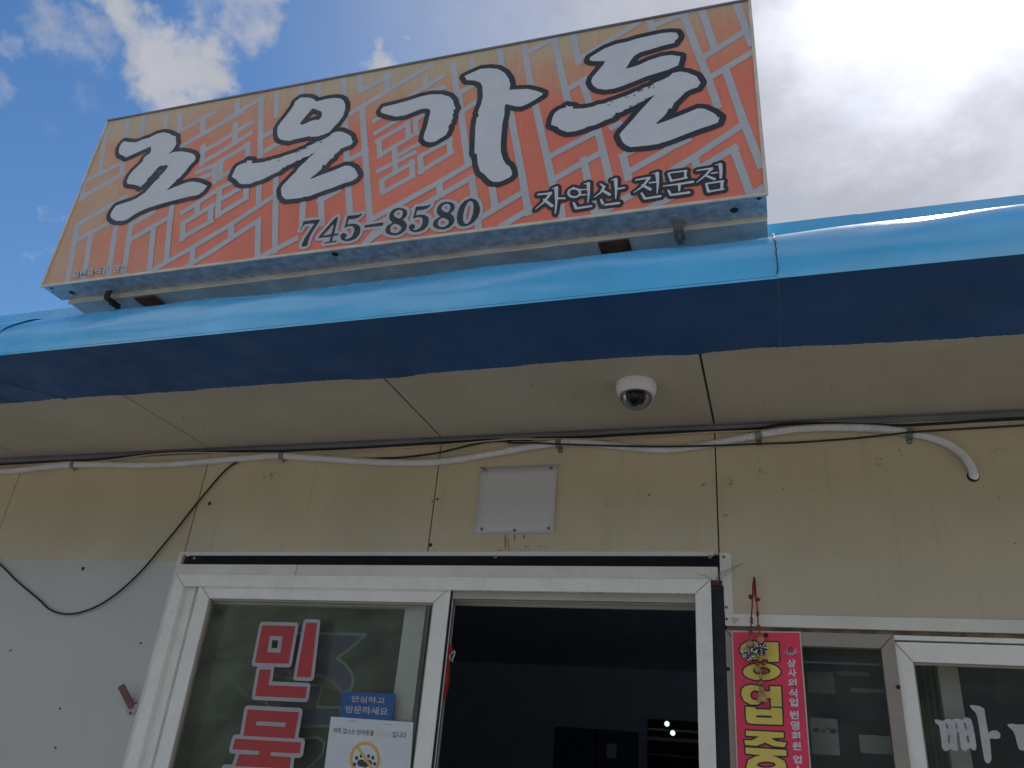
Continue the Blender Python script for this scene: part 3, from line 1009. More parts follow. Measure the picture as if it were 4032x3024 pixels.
# edge trims
obj('trim', MB().prism([bl + Vector((-.004, -.004, -.004)), br + Vector((.004, -.004, -.004)), br + Vector((.004, -.004, .005)), bl + Vector((-.004, -.004, .005))], (0, .005, 0)), 'trim_cream', S)
obj('trim', MB().prism([tl + Vector((-.004, -.005, -.002)), tr + Vector((.004, -.005, -.002)), tr + Vector((.004, -.005, .005)), tl + Vector((-.004, -.005, .005))], (0, .012, 0)), 'corner', S)
obj('trim', MB().prism([tr + Vector((-.004, -.004, -.003)), tr + Vector((.005, -.004, -.003)), br + Vector((.005, -.004, .005)), br + Vector((-.004, -.004, .005))], (0, .010, 0)), 'trim_cream', S)
obj('trim', MB().prism([tl + Vector((-.005, -.004, -.003)), tl + Vector((.003, -.004, -.003)), bl + Vector((.003, -.004, .005)), bl + Vector((-.005, -.004, .005))], (0, .010, 0)), 'trim_cream', S)

# lattice print -------------------------------------------------------------
LAT = MB(); _lat = [0]


def bar_(T, pts, w=.0222):
    P = [np.array(T.p(*q)) for q in pts]
    # clip to the face
    for a, b in zip(P, P[1:]):
        d = b - a
        L = np.hypot(*d)
        if L < 1e-5:
            continue
        u = d / L; n = np.array([-u[1], u[0]]) * w / 2
        a2, b2_ = a - u * w * .45, b + u * w * .45
        poly = clip_face([a2 + n, b2_ + n, b2_ - n, a2 - n])
        if len(poly) < 3:
            continue
        y = YS - .0004 - _lat[0] * .000008
        _lat[0] += 1
        LAT.add([(p[0], y, p[1]) for p in poly], [tuple(range(len(poly)))])


def clip_face(poly):
    quad = [(tl.x + .003, tl.z - .004), (tr.x - .004, tr.z - .004), (br.x - .004, br.z + .006), (bl.x + .003, bl.z + .006)]
    out = [np.array(p) for p in poly]
    for (ax, az), (bx, bz) in zip(quad, quad[1:] + quad[:1]):
        inp, out = out, []
        if not inp:
            break
        def side(p): return (bx - ax) * (p[1] - az) - (bz - az) * (p[0] - ax)
        for i in range(len(inp)):
            p, q = inp[i], inp[(i + 1) % len(inp)]
            sp, sq_ = side(p), side(q)
            if sp <= 0:
                out.append(p)
            if (sp <= 0) != (sq_ <= 0):
                out.append(p + (q - p) * (sp / (sp - sq_)))
    return out


T3 = Trace(160, 460, .40385, YS)
for q in [[(645, 60), (583, 525)], [(445, 618), (815, 440)], [(800, 445), (790, 560)], [(410, 778), (800, 560)], [(425, 640), (400, 800)],
          [(360, 1052), (830, 780)], [(362, 1052), (335, 1200), (262, 1610)], [(345, 1205), (700, 1015)], [(490, 1140), (418, 1600)], [(735, 1070), (655, 1560)],
          [(885, 1040), (855, 1210), (815, 1540)], [(885, 1048), (1100, 930)], [(862, 1208), (1050, 1095)],
          [(1225, 0), (1220, 130)], [(1362, -20), (1355, 150)], [(1360, 140), (1700, -50)], [(1585, 20), (1580, 170)], [(1380, 282), (1960, -45)], [(850, 0), (842, 220)], [(1005, 0), (990, 180)],
          # left ornament
          [(1902, 70), (1895, 250)], [(1755, 240), (2050, 60)], [(1755, 345), (2045, 160)], [(1752, 435), (2020, 275)], [(2022, 265), (2018, 400)], [(1760, 440), (1748, 600)], [(1745, 595), (1880, 515)],
          [(1585, 290), (1572, 470)], [(1580, 335), (1720, 268)], [(1575, 445), (1718, 370)], [(1530, 540), (1705, 470)], [(1702, 470), (1692, 640)], [(1560, 600), (1690, 545)]]:
    bar_(T3, q)
T4 = Trace(900, 250, .4792, YS)
for q in [[(268, 300), (262, 760)], [(400, 240), (395, 430)], [(602, 190), (598, 270)], [(735, 175), (740, 280)], [(945, 130), (952, 280)], [(1080, 105), (1085, 230)], [(1085, 228), (1330, 95)],
          [(1303, 90), (1308, 210)], [(990, 420), (1660, 15)], [(-10, 455), (285, 280)], [(270, 608), (370, 555)], [(270, 742), (440, 640)], [(75, 310), (72, 380)],
          [(1098, 365), (1150, 1120), (1162, 1300)], [(958, 450), (972, 790)], [(985, 1030), (1000, 1230)], [(975, 800), (1130, 720)], 
          [(612, 1140), (605, 1310)], [(760, 1105), (765, 1320)], [(750, 1130), (900, 1045)], [(1888, 240), (1965, 800)], [(1848, 0), (1875, 240)], [(1995, -20), (2005, 30)],
          [(1880, 255), (2050, 155)], [(1925, 395), (2060, 300)], 
          [(1280, 1290), (1130, 1470)]]:
    bar_(T4, q)
T5g = Trace(1460, 240, .33002, YS)
for q in [[(655, 205), (662, 320)], [(470, 415), (860, 185)], [(720, 360), (875, 320)], [(45, 715), (140, 660)], [(60, 860), (330, 700)], [(75, 960), (450, 745)], [(440, 735), (448, 905)], [(100, 970), (110, 1140)],
          [(100, 1135), (480, 905)], [(283, 1040), (298, 1290)], [(300, 1145), (490, 1035)], [(95, 1315), (520, 1095)], [(130, 1430), (500, 1215)], [(490, 1200), (498, 1380)], [(130, 1440), (140, 1560)], [(150, 1570), (505, 1375)],
          [(530, 690), (548, 870)], [(560, 690), (640, 640)], [(545, 1010), (620, 965)], [(590, 1140), (950, 940)], [(935, 930), (950, 1100)], [(590, 1140), (605, 1330)], [(590, 1325), (965, 1095)]]:
    bar_(T5g, q, .019)
T5 = Trace(1900, 0, .52441, YS)
for q in [[(125, 360), (148, 500)], [(310, 330), (355, 600), (530, 1390)], [(335, 395), (570, 275)], [(535, 290), (640, 760)], [(640, 672), (800, 580)], [(752, 620), (800, 770)],
          [(680, 260), (725, 470)], [(715, 452), (1165, 175)], [(1290, 195), (1560, 85)], [(1250, 145), (1275, 230)], [(1508, 110), (1690, 580), (1765, 800)], [(1640, 60), (1745, 370)], [(1630, 450), (1975, 235)],
          [(1895, 0), (1985, 240), (2020, 330)], [(1690, 595), (2040, 385)], [(1830, 540), (1955, 900), (2090, 1245)], [(1370, 1315), (1590, 1180), (1960, 935)], [(1640, 1260), (1895, 1112)],
          [(1885, 1120), (2015, 1470)], [(1590, 1180), (1612, 1270)], [(515, 1170), (870, 985)], [(862, 960), (955, 1350)], [(540, 1345), (905, 1140)], [(758, 1200), (795, 1370)], [(1050, 1172), (1290, 1050)],
          [(1055, 1175), (1095, 1340)], [(1085, 1300), (1370, 1140)], [(208, 840), (300, 1330), (345, 1600)], [(975, 960), (1030, 930)],
          [(815, 1480), (850, 1620)], [(870, 1610), (1230, 1400)], [(2030, 1460), (2110, 1410)], [(1400, 1120), (1540, 1050)], [(1230, 1580), (1500, 1440)], [(590, 1560), (600, 1640)]]:
    bar_(T5, q)
TA = Trace(560, 700, .47244, YS)
for q in [[(95, 768), (420, 583), (740, 392), (1105, 150)], [(370, 742), (600, 605), (745, 505), (972, 358)], [(425, 590), (415, 705)], [(745, 395), (742, 500)], [(970, 360), (962, 660)],
          [(975, 80), (972, 225)], [(1116, 10), (1108, 615)], [(1000, 655), (1280, 512)], [(252, 235), (230, 400), (203, 700)], [(-10, 470), (240, 325)], [(100, 400), (62, 775)],
          [(340, 290), (600, 125)], [(460, 215), (462, 290)], [(345, 380), (590, 235)], [(575, 240), (568, 370)], [(345, 385), (335, 515)], [(337, 500), (575, 365)], [(640, 95), (740, 45)], [(648, 95), (645, 185)],
          [(645, 190), (800, 100)], [(640, 195), (634, 320)], [(636, 312), (868, 172)], [(868, 95), (866, 168)]]:
    bar_(TA, q)
TB = Trace(1450, 640, .55118, YS)
for q in [[(20, 410), (270, 275), (510, 142), (730, 12)], [(330, 340), (480, 258), (742, 108)], [(508, 150), (518, 240)], [(738, 115), (762, 260)], [(888, 190), (905, 315)], [(825, 385), (1110, 212)], [(955, 455), (1155, 335)],
          [(100, 490), (0, 560)], [(785, 430), (790, 480)]]:
    bar_(TB, q)
obj('lattice_print', LAT, 'print_grey', S)

# brush letters ---------------------------------------------------------------
JO = [[(350, 268), (440, 282), (548, 285), (650, 238), (740, 216), (860, 155), (960, 130), (1050, 145), (1110, 178), (1165, 197), (1160, 250), (1170, 300), (1155, 340), (1110, 410), (1040, 465), (1140, 432), (1250, 427),
       (1360, 443), (1440, 470), (1470, 515), (1460, 565), (1390, 630), (1310, 735), (1220, 835), (1155, 880), (1165, 886), (1080, 965), (1010, 1038), (1130, 985), (1250, 940), (1350, 903), (1430, 895), (1520, 908), (1600, 940),
       (1648, 962), (1590, 1040), (1530, 1090), (1470, 1112), (1380, 1125), (1240, 1160), (1080, 1200), (860, 1262), (700, 1315), (580, 1370), (480, 1430), (420, 1475), (350, 1505), (245, 1507), (190, 1485), (150, 1450), (145, 1410),
       (165, 1360), (200, 1310), (230, 1272), (330, 1235), (450, 1200), (560, 1150), (680, 1070), (760, 980), (840, 890), (920, 825), (897, 824), (960, 765), (1020, 695), (1045, 650), (1000, 635), (970, 650), (930, 643), (880, 680),
       (830, 740), (780, 800), (720, 850), (718, 880), (605, 985), (595, 965), (520, 945), (410, 930), (398, 890), (430, 810), (490, 730), (560, 665), (650, 578), (655, 545), (680, 510), (760, 455), (778, 410), (772, 370), (780, 345),
       (385, 522), (350, 495), (290, 470), (275, 430), (280, 370), (310, 310)]]
EU1 = [[(1075, 128), (1000, 185), (980, 240), (930, 310), (870, 390), (800, 470), (755, 545), (752, 620), (765, 680), (800, 710), (850, 722), (905, 725), (925, 733), (960, 715), (1100, 685), (1215, 660), (1210, 672), (1310, 668),
        (1400, 640), (1480, 605), (1540, 535), (1610, 460), (1665, 385), (1695, 290), (1697, 225), (1670, 165), (1620, 137), (1540, 132), (1420, 150), (1295, 183), (1265, 155), (1220, 133), (1150, 125)],
       [(1245, 277), (1200, 325), (1140, 395), (1085, 460), (1068, 490), (1080, 507), (1120, 500), (1200, 462), (1270, 437), (1330, 437), (1365, 400), (1377, 350), (1365, 320), (1310, 300)]]
EU2 = [[(190, 1085), (240, 1055), (330, 1025), (340, 995), (365, 1005), (405, 1000), (395, 1042), (520, 1030), (580, 1020), (600, 1008), (640, 1005), (690, 985), (760, 970), (800, 960), (840, 940), (900, 920), (1030, 880), (1060, 860),
        (1130, 835), (1180, 800), (1240, 780), (1290, 745), (1330, 735), (1420, 695), (1480, 660), (1520, 620), (1575, 600), (1645, 598), (1720, 630), (1780, 670), (1785, 710), (1805, 742), (1775, 785), (1710, 810), (1640, 835), (1600, 880),
        (1540, 925), (1535, 960), (1490, 985), (1450, 1030), (1425, 1065), (1385, 1060), (1365, 1120), (1300, 1180), (1215, 1245), (1225, 1258), (1370, 1200), (1520, 1145), (1690, 1075), (1760, 1075), (1830, 1115), (1835, 1140), (1860, 1160),
        (1858, 1190), (1880, 1200), (1850, 1250), (1780, 1290), (1670, 1320), (1550, 1370), (1400, 1420), (1190, 1500), (1130, 1505), (1080, 1522), (875, 1543), (835, 1515), (812, 1480), (805, 1390), (830, 1345), (920, 1250), (1010, 1160),
        (1060, 1090), (1130, 1030), (1200, 960), (1290, 885), (1220, 915), (1200, 940), (1100, 965), (1080, 990), (1000, 1020), (940, 1055), (880, 1070), (870, 1095), (820, 1100), (815, 1130), (780, 1135), (790, 1150), (650, 1210), (590, 1245),
        (530, 1270), (500, 1285), (460, 1290), (390, 1320), (340, 1328), (260, 1330), (215, 1310), (205, 1290), (185, 1270), (150, 1245), (122, 1228), (140, 1180), (165, 1125)]]
GA1 = [[(150, 555), (300, 520), (450, 480), (600, 430), (720, 405), (850, 405), (940, 432), (985, 480), (1000, 540), (1018, 575), (985, 590), (995, 620), (978, 650), (985, 685), (965, 715), (970, 735), (925, 790), (935, 815), (900, 890),
        (840, 925), (770, 968), (710, 978), (660, 965), (632, 935), (640, 880), (670, 800), (690, 720), (715, 610), (705, 580), (660, 573), (590, 583), (500, 620), (410, 655), (300, 670), (200, 645), (135, 625), (120, 600)]]
GA2 = [[(1120, 188), (1200, 150), (1310, 102), (1420, 92), (1520, 102), (1600, 150), (1650, 220), (1668, 290), (1655, 352), (1760, 345), (1870, 340), (1970, 362), (2055, 392), (2050, 410), (1960, 470), (1870, 520), (1800, 550), (1730, 548),
        (1660, 530), (1612, 520), (1598, 560), (1598, 640), (1575, 740), (1562, 860), (1553, 1000), (1555, 1090), (1580, 1180), (1620, 1245), (1652, 1258), (1680, 1310), (1690, 1360), (1660, 1395), (1600, 1425), (1530, 1450), (1470, 1450),
        (1420, 1425), (1355, 1355), (1310, 1325), (1280, 1240), (1270, 1120), (1240, 1105), (1245, 960), (1250, 800), (1265, 690), (1292, 660), (1280, 620), (1320, 520), (1340, 430), (1335, 310), (1310, 265), (1240, 240), (1150, 235)]]
DE1 = [[(565, 440), (575, 405), (640, 365), (740, 305), (870, 255), (1010, 225), (1100, 195), (1250, 160), (1400, 128), (1500, 118), (1575, 122), (1598, 160), (1590, 190), (1555, 215), (1555, 238), (1420, 270), (1290, 310), (1150, 350),
        (1085, 390), (1040, 450), (985, 543), (1130, 500), (1260, 440), (1400, 395), (1510, 380), (1620, 397), (1610, 450), (1595, 500), (1480, 550), (1350, 590), (1220, 630), (1100, 680), (960, 735), (850, 770), (750, 783), (660, 770),
        (610, 735), (585, 690), (600, 640), (660, 570), (730, 490), (745, 450), (660, 452), (600, 450)]]
DE2 = [[(165, 1050), (220, 1010), (290, 990), (300, 965), (330, 980), (375, 975), (372, 1005), (500, 1000), (580, 985), (620, 975), (660, 955), (740, 945), (780, 925), (860, 900), (1000, 850), (1040, 835), (1100, 805), (1150, 790), (1200, 760),
        (1270, 740), (1330, 700), (1420, 665), (1490, 630), (1530, 590), (1620, 573), (1700, 585), (1810, 630), (1825, 660), (1855, 702), (1820, 755), (1740, 780), (1680, 810), (1610, 880), (1545, 940), (1520, 1000), (1485, 1000), (1465, 1045),
        (1430, 1090), (1340, 1170), (1350, 1183), (1500, 1130), (1680, 1060), (1820, 1000), (1900, 1005), (1990, 1045), (2040, 1080), (2045, 1100), (2075, 1105), (2055, 1165), (1960, 1200), (1850, 1235), (1730, 1280), (1500, 1370),
        (1350, 1415), (1250, 1430), (1040, 1450), (990, 1425), (950, 1390), (915, 1310), (935, 1275), (1050, 1150), (1110, 1080), (1180, 1000), (1325, 845), (1240, 880), (1200, 910), (1120, 950), (1090, 965), (1000, 1010), (940, 1040), (900, 1050),
        (870, 1050), (860, 1080), (820, 1088), (850, 1100), (740, 1140), (640, 1190), (530, 1215), (520, 1228), (400, 1265), (310, 1275), (250, 1255), (210, 1235), (200, 1215), (120, 1190), (135, 1110)]]
yo = YS - .0018
for nm, (x0, y0, s), glyphs in (('c', (400, 490, .25317), [JO]), ('u', (880, 350, .28334), [EU1, EU2]), ('g', (1460, 240, .33002), [GA1, GA2]), ('d', (2130, 90, .33906), [DE1, DE2])):
    T = Trace(x0, y0, s, YS)
    polys = [T.poly(q) for gl in glyphs for q in gl]
    ob = MB()
    gw = .0185
    flat(contours(polys, grow=gw, step=.003), yo, ob)
    wb = MB()
    for gl in glyphs:
        flat([T.poly(q) for q in gl], yo - .0006, wb)
    L = obj('letter', wb, 'print_white', S)
    obj('letter_outline', ob, 'print_black', L)
    if nm in 'ud':
        fl = MB()
        for k in range(34):
            # dry brush flecks along the top edge of the cross stroke and its underside
            u = random.random()
            (ax, ay), (bx, by) = (((760, 990), (1400, 715)) if k % 2 else ((820, 1120), (1190, 935))) if nm == 'u' else (((760, 960), (1400, 690)) if k % 2 else ((860, 1065), (1230, 885)))
            x = ax + (bx - ax) * u + random.uniform(-14, 14); y = ay + (by - ay) * u + random.uniform(-16, 22)
            l_, h_ = random.uniform(8, 42), random.uniform(3, 10)
            flat([T.poly([(x, y), (x + l_, y - l_ * .42), (x + l_ * .8, y - l_ * .3 + h_), (x + l_ * .2, y + h_)])], yo - .0008 - k * 1e-5, fl)
        tag(obj('brush_flecks', fl, 'print_black', L), kind='stuff')

# telephone number
T = Trace(1150, 760, .3481, YS)
d7 = [[(95, 425), (118, 380), (132, 325), (220, 312), (318, 303), (315, 325), (290, 360), (245, 430), (205, 500), (188, 550), (180, 590), (160, 605), (130, 613), (113, 605), (118, 575), (145, 520), (190, 450), (245, 370), (255, 350), (200, 352), (150, 360), (125, 385), (108, 422)]]
d4 = [[(300, 515), (305, 500), (480, 300), (520, 272), (523, 290), (500, 380), (480, 468), (535, 462), (525, 482), (470, 492), (455, 550), (510, 543), (505, 558), (440, 566), (365, 577), (368, 565), (420, 555), (432, 540), (440, 498), (360, 508)],
      [(352, 490), (448, 470), (475, 370), (465, 365)]]
d5 = [[(632, 262), (700, 258), (760, 248), (802, 235), (790, 255), (755, 285), (700, 300), (645, 303), (628, 362), (680, 352), (730, 355), (770, 380), (778, 420), (765, 475), (725, 520), (670, 545), (610, 550), (565, 535), (550, 505), (555, 475), (585, 457),
       (615, 465), (625, 490), (605, 510), (600, 525), (635, 525), (680, 500), (705, 450), (710, 410), (690, 380), (650, 378), (610, 393), (595, 405)]]
dd = [[(825, 370), (1037, 335), (1032, 372), (822, 398)]]
d8 = [[(1205, 172), (1260, 178), (1300, 200), (1307, 240), (1290, 275), (1255, 305), (1290, 335), (1305, 370), (1290, 420), (1240, 465), (1180, 485), (1115, 480), (1068, 460), (1058, 425), (1075, 380), (1140, 340), (1110, 310), (1100, 275), (1115, 225), (1155, 185)],
      [(1215, 195), (1180, 205), (1155, 235), (1155, 260), (1185, 285), (1225, 295), (1250, 265), (1258, 225), (1245, 200)], [(1165, 350), (1125, 375), (1112, 415), (1120, 445), (1155, 460), (1195, 455), (1235, 425), (1240, 390), (1210, 365)]]
d0 = [[(2020, 65), (2070, 75), (2105, 105), (2128, 165), (2128, 215), (2105, 280), (2060, 335), (2005, 370), (1945, 385), (1900, 375), (1875, 345), (1866, 290), (1875, 220), (1910, 140), (1960, 90)],
      [(2020, 92), (1990, 110), (1955, 180), (1938, 260), (1938, 315), (1955, 350), (1985, 355), (2020, 320), (2048, 240), (2058, 160), (2050, 110)]]
mv = lambda g_, dx, dy: [[(x + dx, y + dy) for x, y in q] for q in g_]
digits = [d7, d4, d5, dd, d8, mv(d5, 774, -102), mv(d8, 538, -68), d0]
flatp = [T.poly(q) for gl in digits for q in gl]
for i, gl in enumerate(digits):
    PH = obj('digit', flat([T.poly(q) for q in gl], yo - .0008 - i * 2e-5), 'print_black', S)
obj('number_halo', flat(contours(flatp, grow=.0105, step=.0025), yo - .0002), 'print_grey', S)

# second line of lettering
T = Trace(2080, 620, .3707, YS)
st = [([(105, 400), (245, 385)], 20, 24), ([(240, 385), (180, 470), (80, 555)], 34, 10), ([(170, 455), (255, 520)], 26, 34), ([(300, 330), (302, 470), (290, 600)], 42, 12), ([(262, 335), (300, 327)], 12, 18), ([(315, 440), (390, 440)], 20, 24),
      ([(478, 325), (495, 335)], 16, 16), ([(545, 350), (620, 345)], 18, 16), ([(560, 405), (620, 400)], 18, 16), ([(640, 282), (645, 400), (635, 485)], 38, 12), ([(592, 288), (640, 280)], 10, 16), ([(485, 490), (512, 545)], 24, 30), ([(510, 548), (670, 522)], 26, 26),
      ([(765, 285), (808, 318)], 14, 26), ([(808, 318), (770, 380), (700, 430)], 30, 10), ([(790, 355), (865, 400)], 26, 34), ([(930, 240), (935, 340), (930, 445)], 42, 12), ([(885, 245), (930, 237)], 10, 16), ([(950, 340), (1020, 328)], 20, 24), ([(775, 455), (800, 510)], 24, 28), ([(800, 512), (965, 490)], 26, 28),
      ([(1145, 245), (1288, 220)], 20, 24), ([(1285, 225), (1220, 310), (1125, 378)], 34, 10), ([(1215, 300), (1298, 345)], 26, 34), ([(1290, 275), (1350, 268)], 20, 20), ([(1370, 175), (1378, 280), (1370, 385)], 42, 12), ([(1320, 180), (1370, 172)], 10, 16), ([(1205, 385), (1238, 440)], 22, 28), ([(1240, 444), (1405, 417)], 26, 28),
      ([(1490, 175), (1520, 255)], 20, 28), ([(1500, 170), (1680, 146)], 18, 22), ([(1672, 150), (1668, 222)], 30, 24), ([(1520, 255), (1685, 222)], 22, 22), ([(1435, 310), (1590, 290), (1750, 265)], 16, 30), ([(1605, 290), (1605, 362)], 36, 16), ([(1490, 355), (1515, 405)], 22, 28), ([(1515, 406), (1710, 378)], 26, 30),
      ([(1795, 145), (1955, 120)], 18, 24), ([(1950, 125), (1880, 200), (1790, 272)], 34, 10), ([(1890, 200), (1978, 235)], 26, 34), ([(1950, 175), (2010, 165)], 20, 20), ([(2040, 80), (2048, 150), (2045, 222)], 42, 26), ([(1985, 85), (2040, 77)], 10, 16), ([(1890, 285), (1915, 370)], 24, 30), ([(1890, 285), (2070, 258)], 22, 24), ([(2060, 260), (2055, 340)], 32, 30), ([(1915, 370), (2075, 342)], 24, 24)]
caps = T.caps(st)
ring = ellipse(490, 382, 62, 46, 24)
caps += T.caps([(ring + ring[:1], 24, 24)])
ncap = lambda a, b: T.caps(st[a:b])
for sy in (ncap(0, 6), ncap(6, 13) + T.caps([(ring + ring[:1], 24, 24)]), ncap(13, 20), ncap(20, 27), ncap(27, 35), ncap(35, len(st))):
    obj('letter', flat(contours((), sy, 0, .002), yo - .0008), 'print_white', S)
obj('slogan_outline', flat(contours((), caps, .0098, .0025), yo - .0002), 'print_black', S)
# licence line in the corner
q5 = lambda x, y: (lambda p: (p.x, p.z))(atY(160 + x * .28933, 1040 + y * .28933, YS))
quads = [("일반음식점", [q5(448, 108), q5(930, 30), q5(918, 130), q5(436, 195)]), ("영업", [q5(1000, 22), q5(1180, 4), q5(1165, 103), q5(992, 120)])]
lw, lk = MB(), MB()
for t, q in quads:
    text_flat(t, q, yo - .0006, .02, lw)
    text_flat(t, q, yo - .0003, .05, lk)
SM = obj('licence_line', lw, 'print_white', S); obj('licence_outline', lk, 'print_black', SM)

# underside hardware
for (x, y), r in (((160 + 425 * .2893, 1040 + 402 * .2893), .011), ((160 + 142 * .2893, 1040 + 343 * .2893), .006), ((1320, 998), .011), ((2300 + 1635 * .3617, 760 + 202 * .3617), .011), ((2300 + 1905 * .3617, 760 + 72 * .3617), .006)):
    zz = 2.9015 if x > 2000 else 2.909 if x < 400 else 2.912
    q = atZ(x, y, zz - .004)
    zb = bl.z + (br.z - bl.z) * (q.x - bl.x) / (br.x - bl.x)
    o = obj('drain_hole', MB().lathe([(0, -.0006), (r * .8, -.0006), (r, 0)], (q.x, q.y, zb - .0012), (0, 0, 1), 14), 'dark_metal', S)


def clip_at(px, py, m):
    q = atZ(px, py, 2.896)
    c = MB()
    c.box(q.x - .014, q.x + .014, YS + .062, YS + .118, 2.8735, 2.8795)
    c.box(q.x - .013, q.x + .013, YS + .060, YS + .066, 2.8795, 2.905)
    c.box(q.x - .010, q.x + .010, YS + .098, YS + .125, 2.8665, 2.8730)
    cl = obj('clamp', c, m, S, bevel=.002)
    obj('clamp_bolt', MB().lathe([(0, -.012), (.005, -.012), (.005, 0)], (q.x, YS + .085, 2.8735), (0, 0, 1), 8), m, cl)


clip_at(160 + 1000 * .2893, 1040 + 450 * .2893, 'dark_metal')
clip_at(2300 + 1035 * .3617, 760 + 385 * .3617, 'clip')
for px, py in ((160 + 1430 * .2893, 1040 + 455 * .2893), (2300 + 318 * .3617, 760 + 528 * .3617)):
    q = atZ(px, py, 2.893)
    r_ = MB().box(q.x - .045, q.x + .045, YS + .103, YS + .165, 2.8885, 2.8925)
    obj('bracket_foot', r_, 'rust', S, bevel=.002)
# ------------------------------------------------------------------ dome camera
q = atZ(2505, 1512, ZS)
K = thing('security_camera', (q.x, q.y, ZS), 'white dome security camera fixed under the soffit above the doorway', 'camera')
r = .0625
obj('base', MB().lathe([(0, -.0005), (r * .98, -.0005), (r, -.003), (r * 1.0, -.016), (r * .97, -.026), (r * .90, -.036), (r * .82, -.0405), (r * .79, -.041), (r * .78, -.038), (0, -.037)], q, (0, 0, 1), 40), 'cam_white', K, True)
rd = .0487
obj('dome', MB().lathe([(rd * math.cos(math.radians(a)), -.0405 - rd * .93 * math.sin(math.radians(a))) for a in range(0, 91, 6)], q, (0, 0, 1), 36), 'dome', K, True)
core = MB().ball((q.x, q.y, ZS - .043), .030, 20)
C_ = obj('lens_module', core, 'lens_dark', K, True)
look = (Vector((-.10, -.62, -.78))).normalized()
cc = Vector((q.x, q.y, ZS - .043))
obj('lens', MB().lathe([(0, .034), (.006, .034), (.008, .031), (.009, .026)], cc, look, 18), 'dark_metal', C_, True)
a_ = look.orthogonal().normalized(); b_ = look.cross(a_)
led_me = mesh_of('led', MB().ball((0, 0, 0), .0026, 8), 'led', smooth=True)
for ring_r, n_ in ((.0145, 12), (.0205, 14)):
    for k in range(n_):
        an = 2 * math.pi * k / n_
        d_ = look * math.sqrt(.031 ** 2 - ring_r ** 2) + (a_ * math.cos(an) + b_ * math.sin(an)) * ring_r
        o = bpy.data.objects.new('led', led_me); COL.objects.link(o); o.parent = C_; o.location = cc + d_ - wloc(C_)

# ------------------------------------------------------------------ conduit and cables
REG = {'A': (0, 1700, .4973), 'B': (1000, 1620, .5425), 'C': (2000, 1600, .4973), 'D': (3000, 1600, .4665), 'L': (0, 2000, .6329)}


def path(segs, y0):
    out = []
    for r_, pts in segs:
        x0, yy, s = REG[r_]
        for p in pts:
            dy = p[2] if len(p) > 2 else 0
            out.append(atY(x0 + p[0] * s, yy + p[1] * s, y0 + dy))
    return out


def smooth_path(P, step):
    """Catmull-Rom, evenly spaced"""
    P = [P[0] * 2 - P[1]] + P + [P[-1] * 2 - P[-2]]
    Q = []
    for i in range(1, len(P) - 2):
        a, b, c, d = P[i - 1:i + 3]
        n = max(2, int((c - b).length / .004))
        for k in range(n):
            t = k / n
            Q.append(.5 * ((2 * b) + (c - a) * t + (2 * a - 5 * b + 4 * c - d) * t * t + (3 * b - a - 3 * c + d) * t ** 3))
    Q.append(P[-2])
    out, acc = [Q[0]], 0.0
    for u, v in zip(Q, Q[1:]):
        d = (v - u).length
        while acc + d >= step:
            t = (step - acc) / d
            u = u.lerp(v, t); d = (v - u).length; acc = 0.0
            out.append(u.copy())
        acc += d
    return out


CON = path([('A', [(-220, 345), (0, 318), (200, 298), (400, 275), (590, 262), (800, 260), (1100, 265), (1400, 255), (1700, 230), (1900, 212), (2080, 198)]),
            ('B', [(200, 322), (350, 333), (550, 347), (800, 364), (1000, 372), (1250, 371), (1450, 353), (1700, 312), (1900, 276)]),
            ('C', [(0, 350), (200, 318), (400, 290), (600, 290), (800, 307), (1000, 330), (1200, 342), (1400, 330), (1600, 300), (1800, 262), (1980, 228)]),
            ('D', [(0, 235), (200, 205), (400, 186), (600, 180), (800, 181), (1000, 191), (1150, 208), (1280, 232), (1400, 258), (1550, 310), (1680, 395), (1755, 490), (1785, 560, .004), (1790, 600, .03), (1790, 615, .07)])], YW - .017)
CP = smooth_path(CON, .00285)
CT = thing('corrugated_conduit', (CP[0].x, YW, 2.55), 'white corrugated hose under the soffit, bending down into the wall', 'conduit')
obj('hose', MB().tube(CP, [.0137 if k % 2 else .0104 for k in range(len(CP))], 12), 'conduit', CT)
# hole the hose enters
hq = atY(3000 + 1783 * .4665, 1600 + 592 * .4665, YW)
obj('hole_rim', MB().lathe([(0, .0008), (.0165, .0008), (.0175, 0)], hq, (0, -1, 0), 20), 'dark_metal', CT)
for r_, x, y, sx, sy in (('A', 585, 262, 598, 292), ('B', 205, 322, 220, 352), ('C', 405, 290, 418, 348), ('C', 1978, 228, 1990, 286), ('D', 1248, 225, 1243, 294)):
    x0, yy, s = REG[r_]
    c = atY(x0 + x * s, yy + y * s, YW - .017); sc_ = atY(x0 + sx * s, yy + sy * s, YW)
    k = min(range(len(CP)), key=lambda i: (CP[i] - c).length)
    t = (CP[min(k + 2, len(CP) - 1)] - CP[max(k - 2, 0)]).normalized()
    m_ = MB().tube([CP[k] - t * .010, CP[k] - t * .0095, CP[k] + t * .0095, CP[k] + t * .010], [.0143, .0155, .0155, .0143], 16)
    m_.prism([(sc_.x - .0085, YW - .0035, sc_.z - .006), (sc_.x - .005, YW - .0035, sc_.z - .011), (sc_.x + .005, YW - .0035, sc_.z - .011), (sc_.x + .0085, YW - .0035, sc_.z - .006),
              (CP[k].x + .0095, YW - .0035, CP[k].z), (CP[k].x - .0095, YW - .0035, CP[k].z)], (0, .003, 0))
    cl = obj('clamp', m_, 'clip', CT, True)
    screw((sc_.x, YW - .0036, sc_.z - .001), cl, 'screw', 'zinc', .0045)


def cable(name, segs, y0, r, m, label, cat='cable', group=None):
    P = smooth_path(path(segs, y0), .012)
    o = obj(name, MB().tube(P, r, 8), m, None, True)
    return tag(o, label, cat, group)


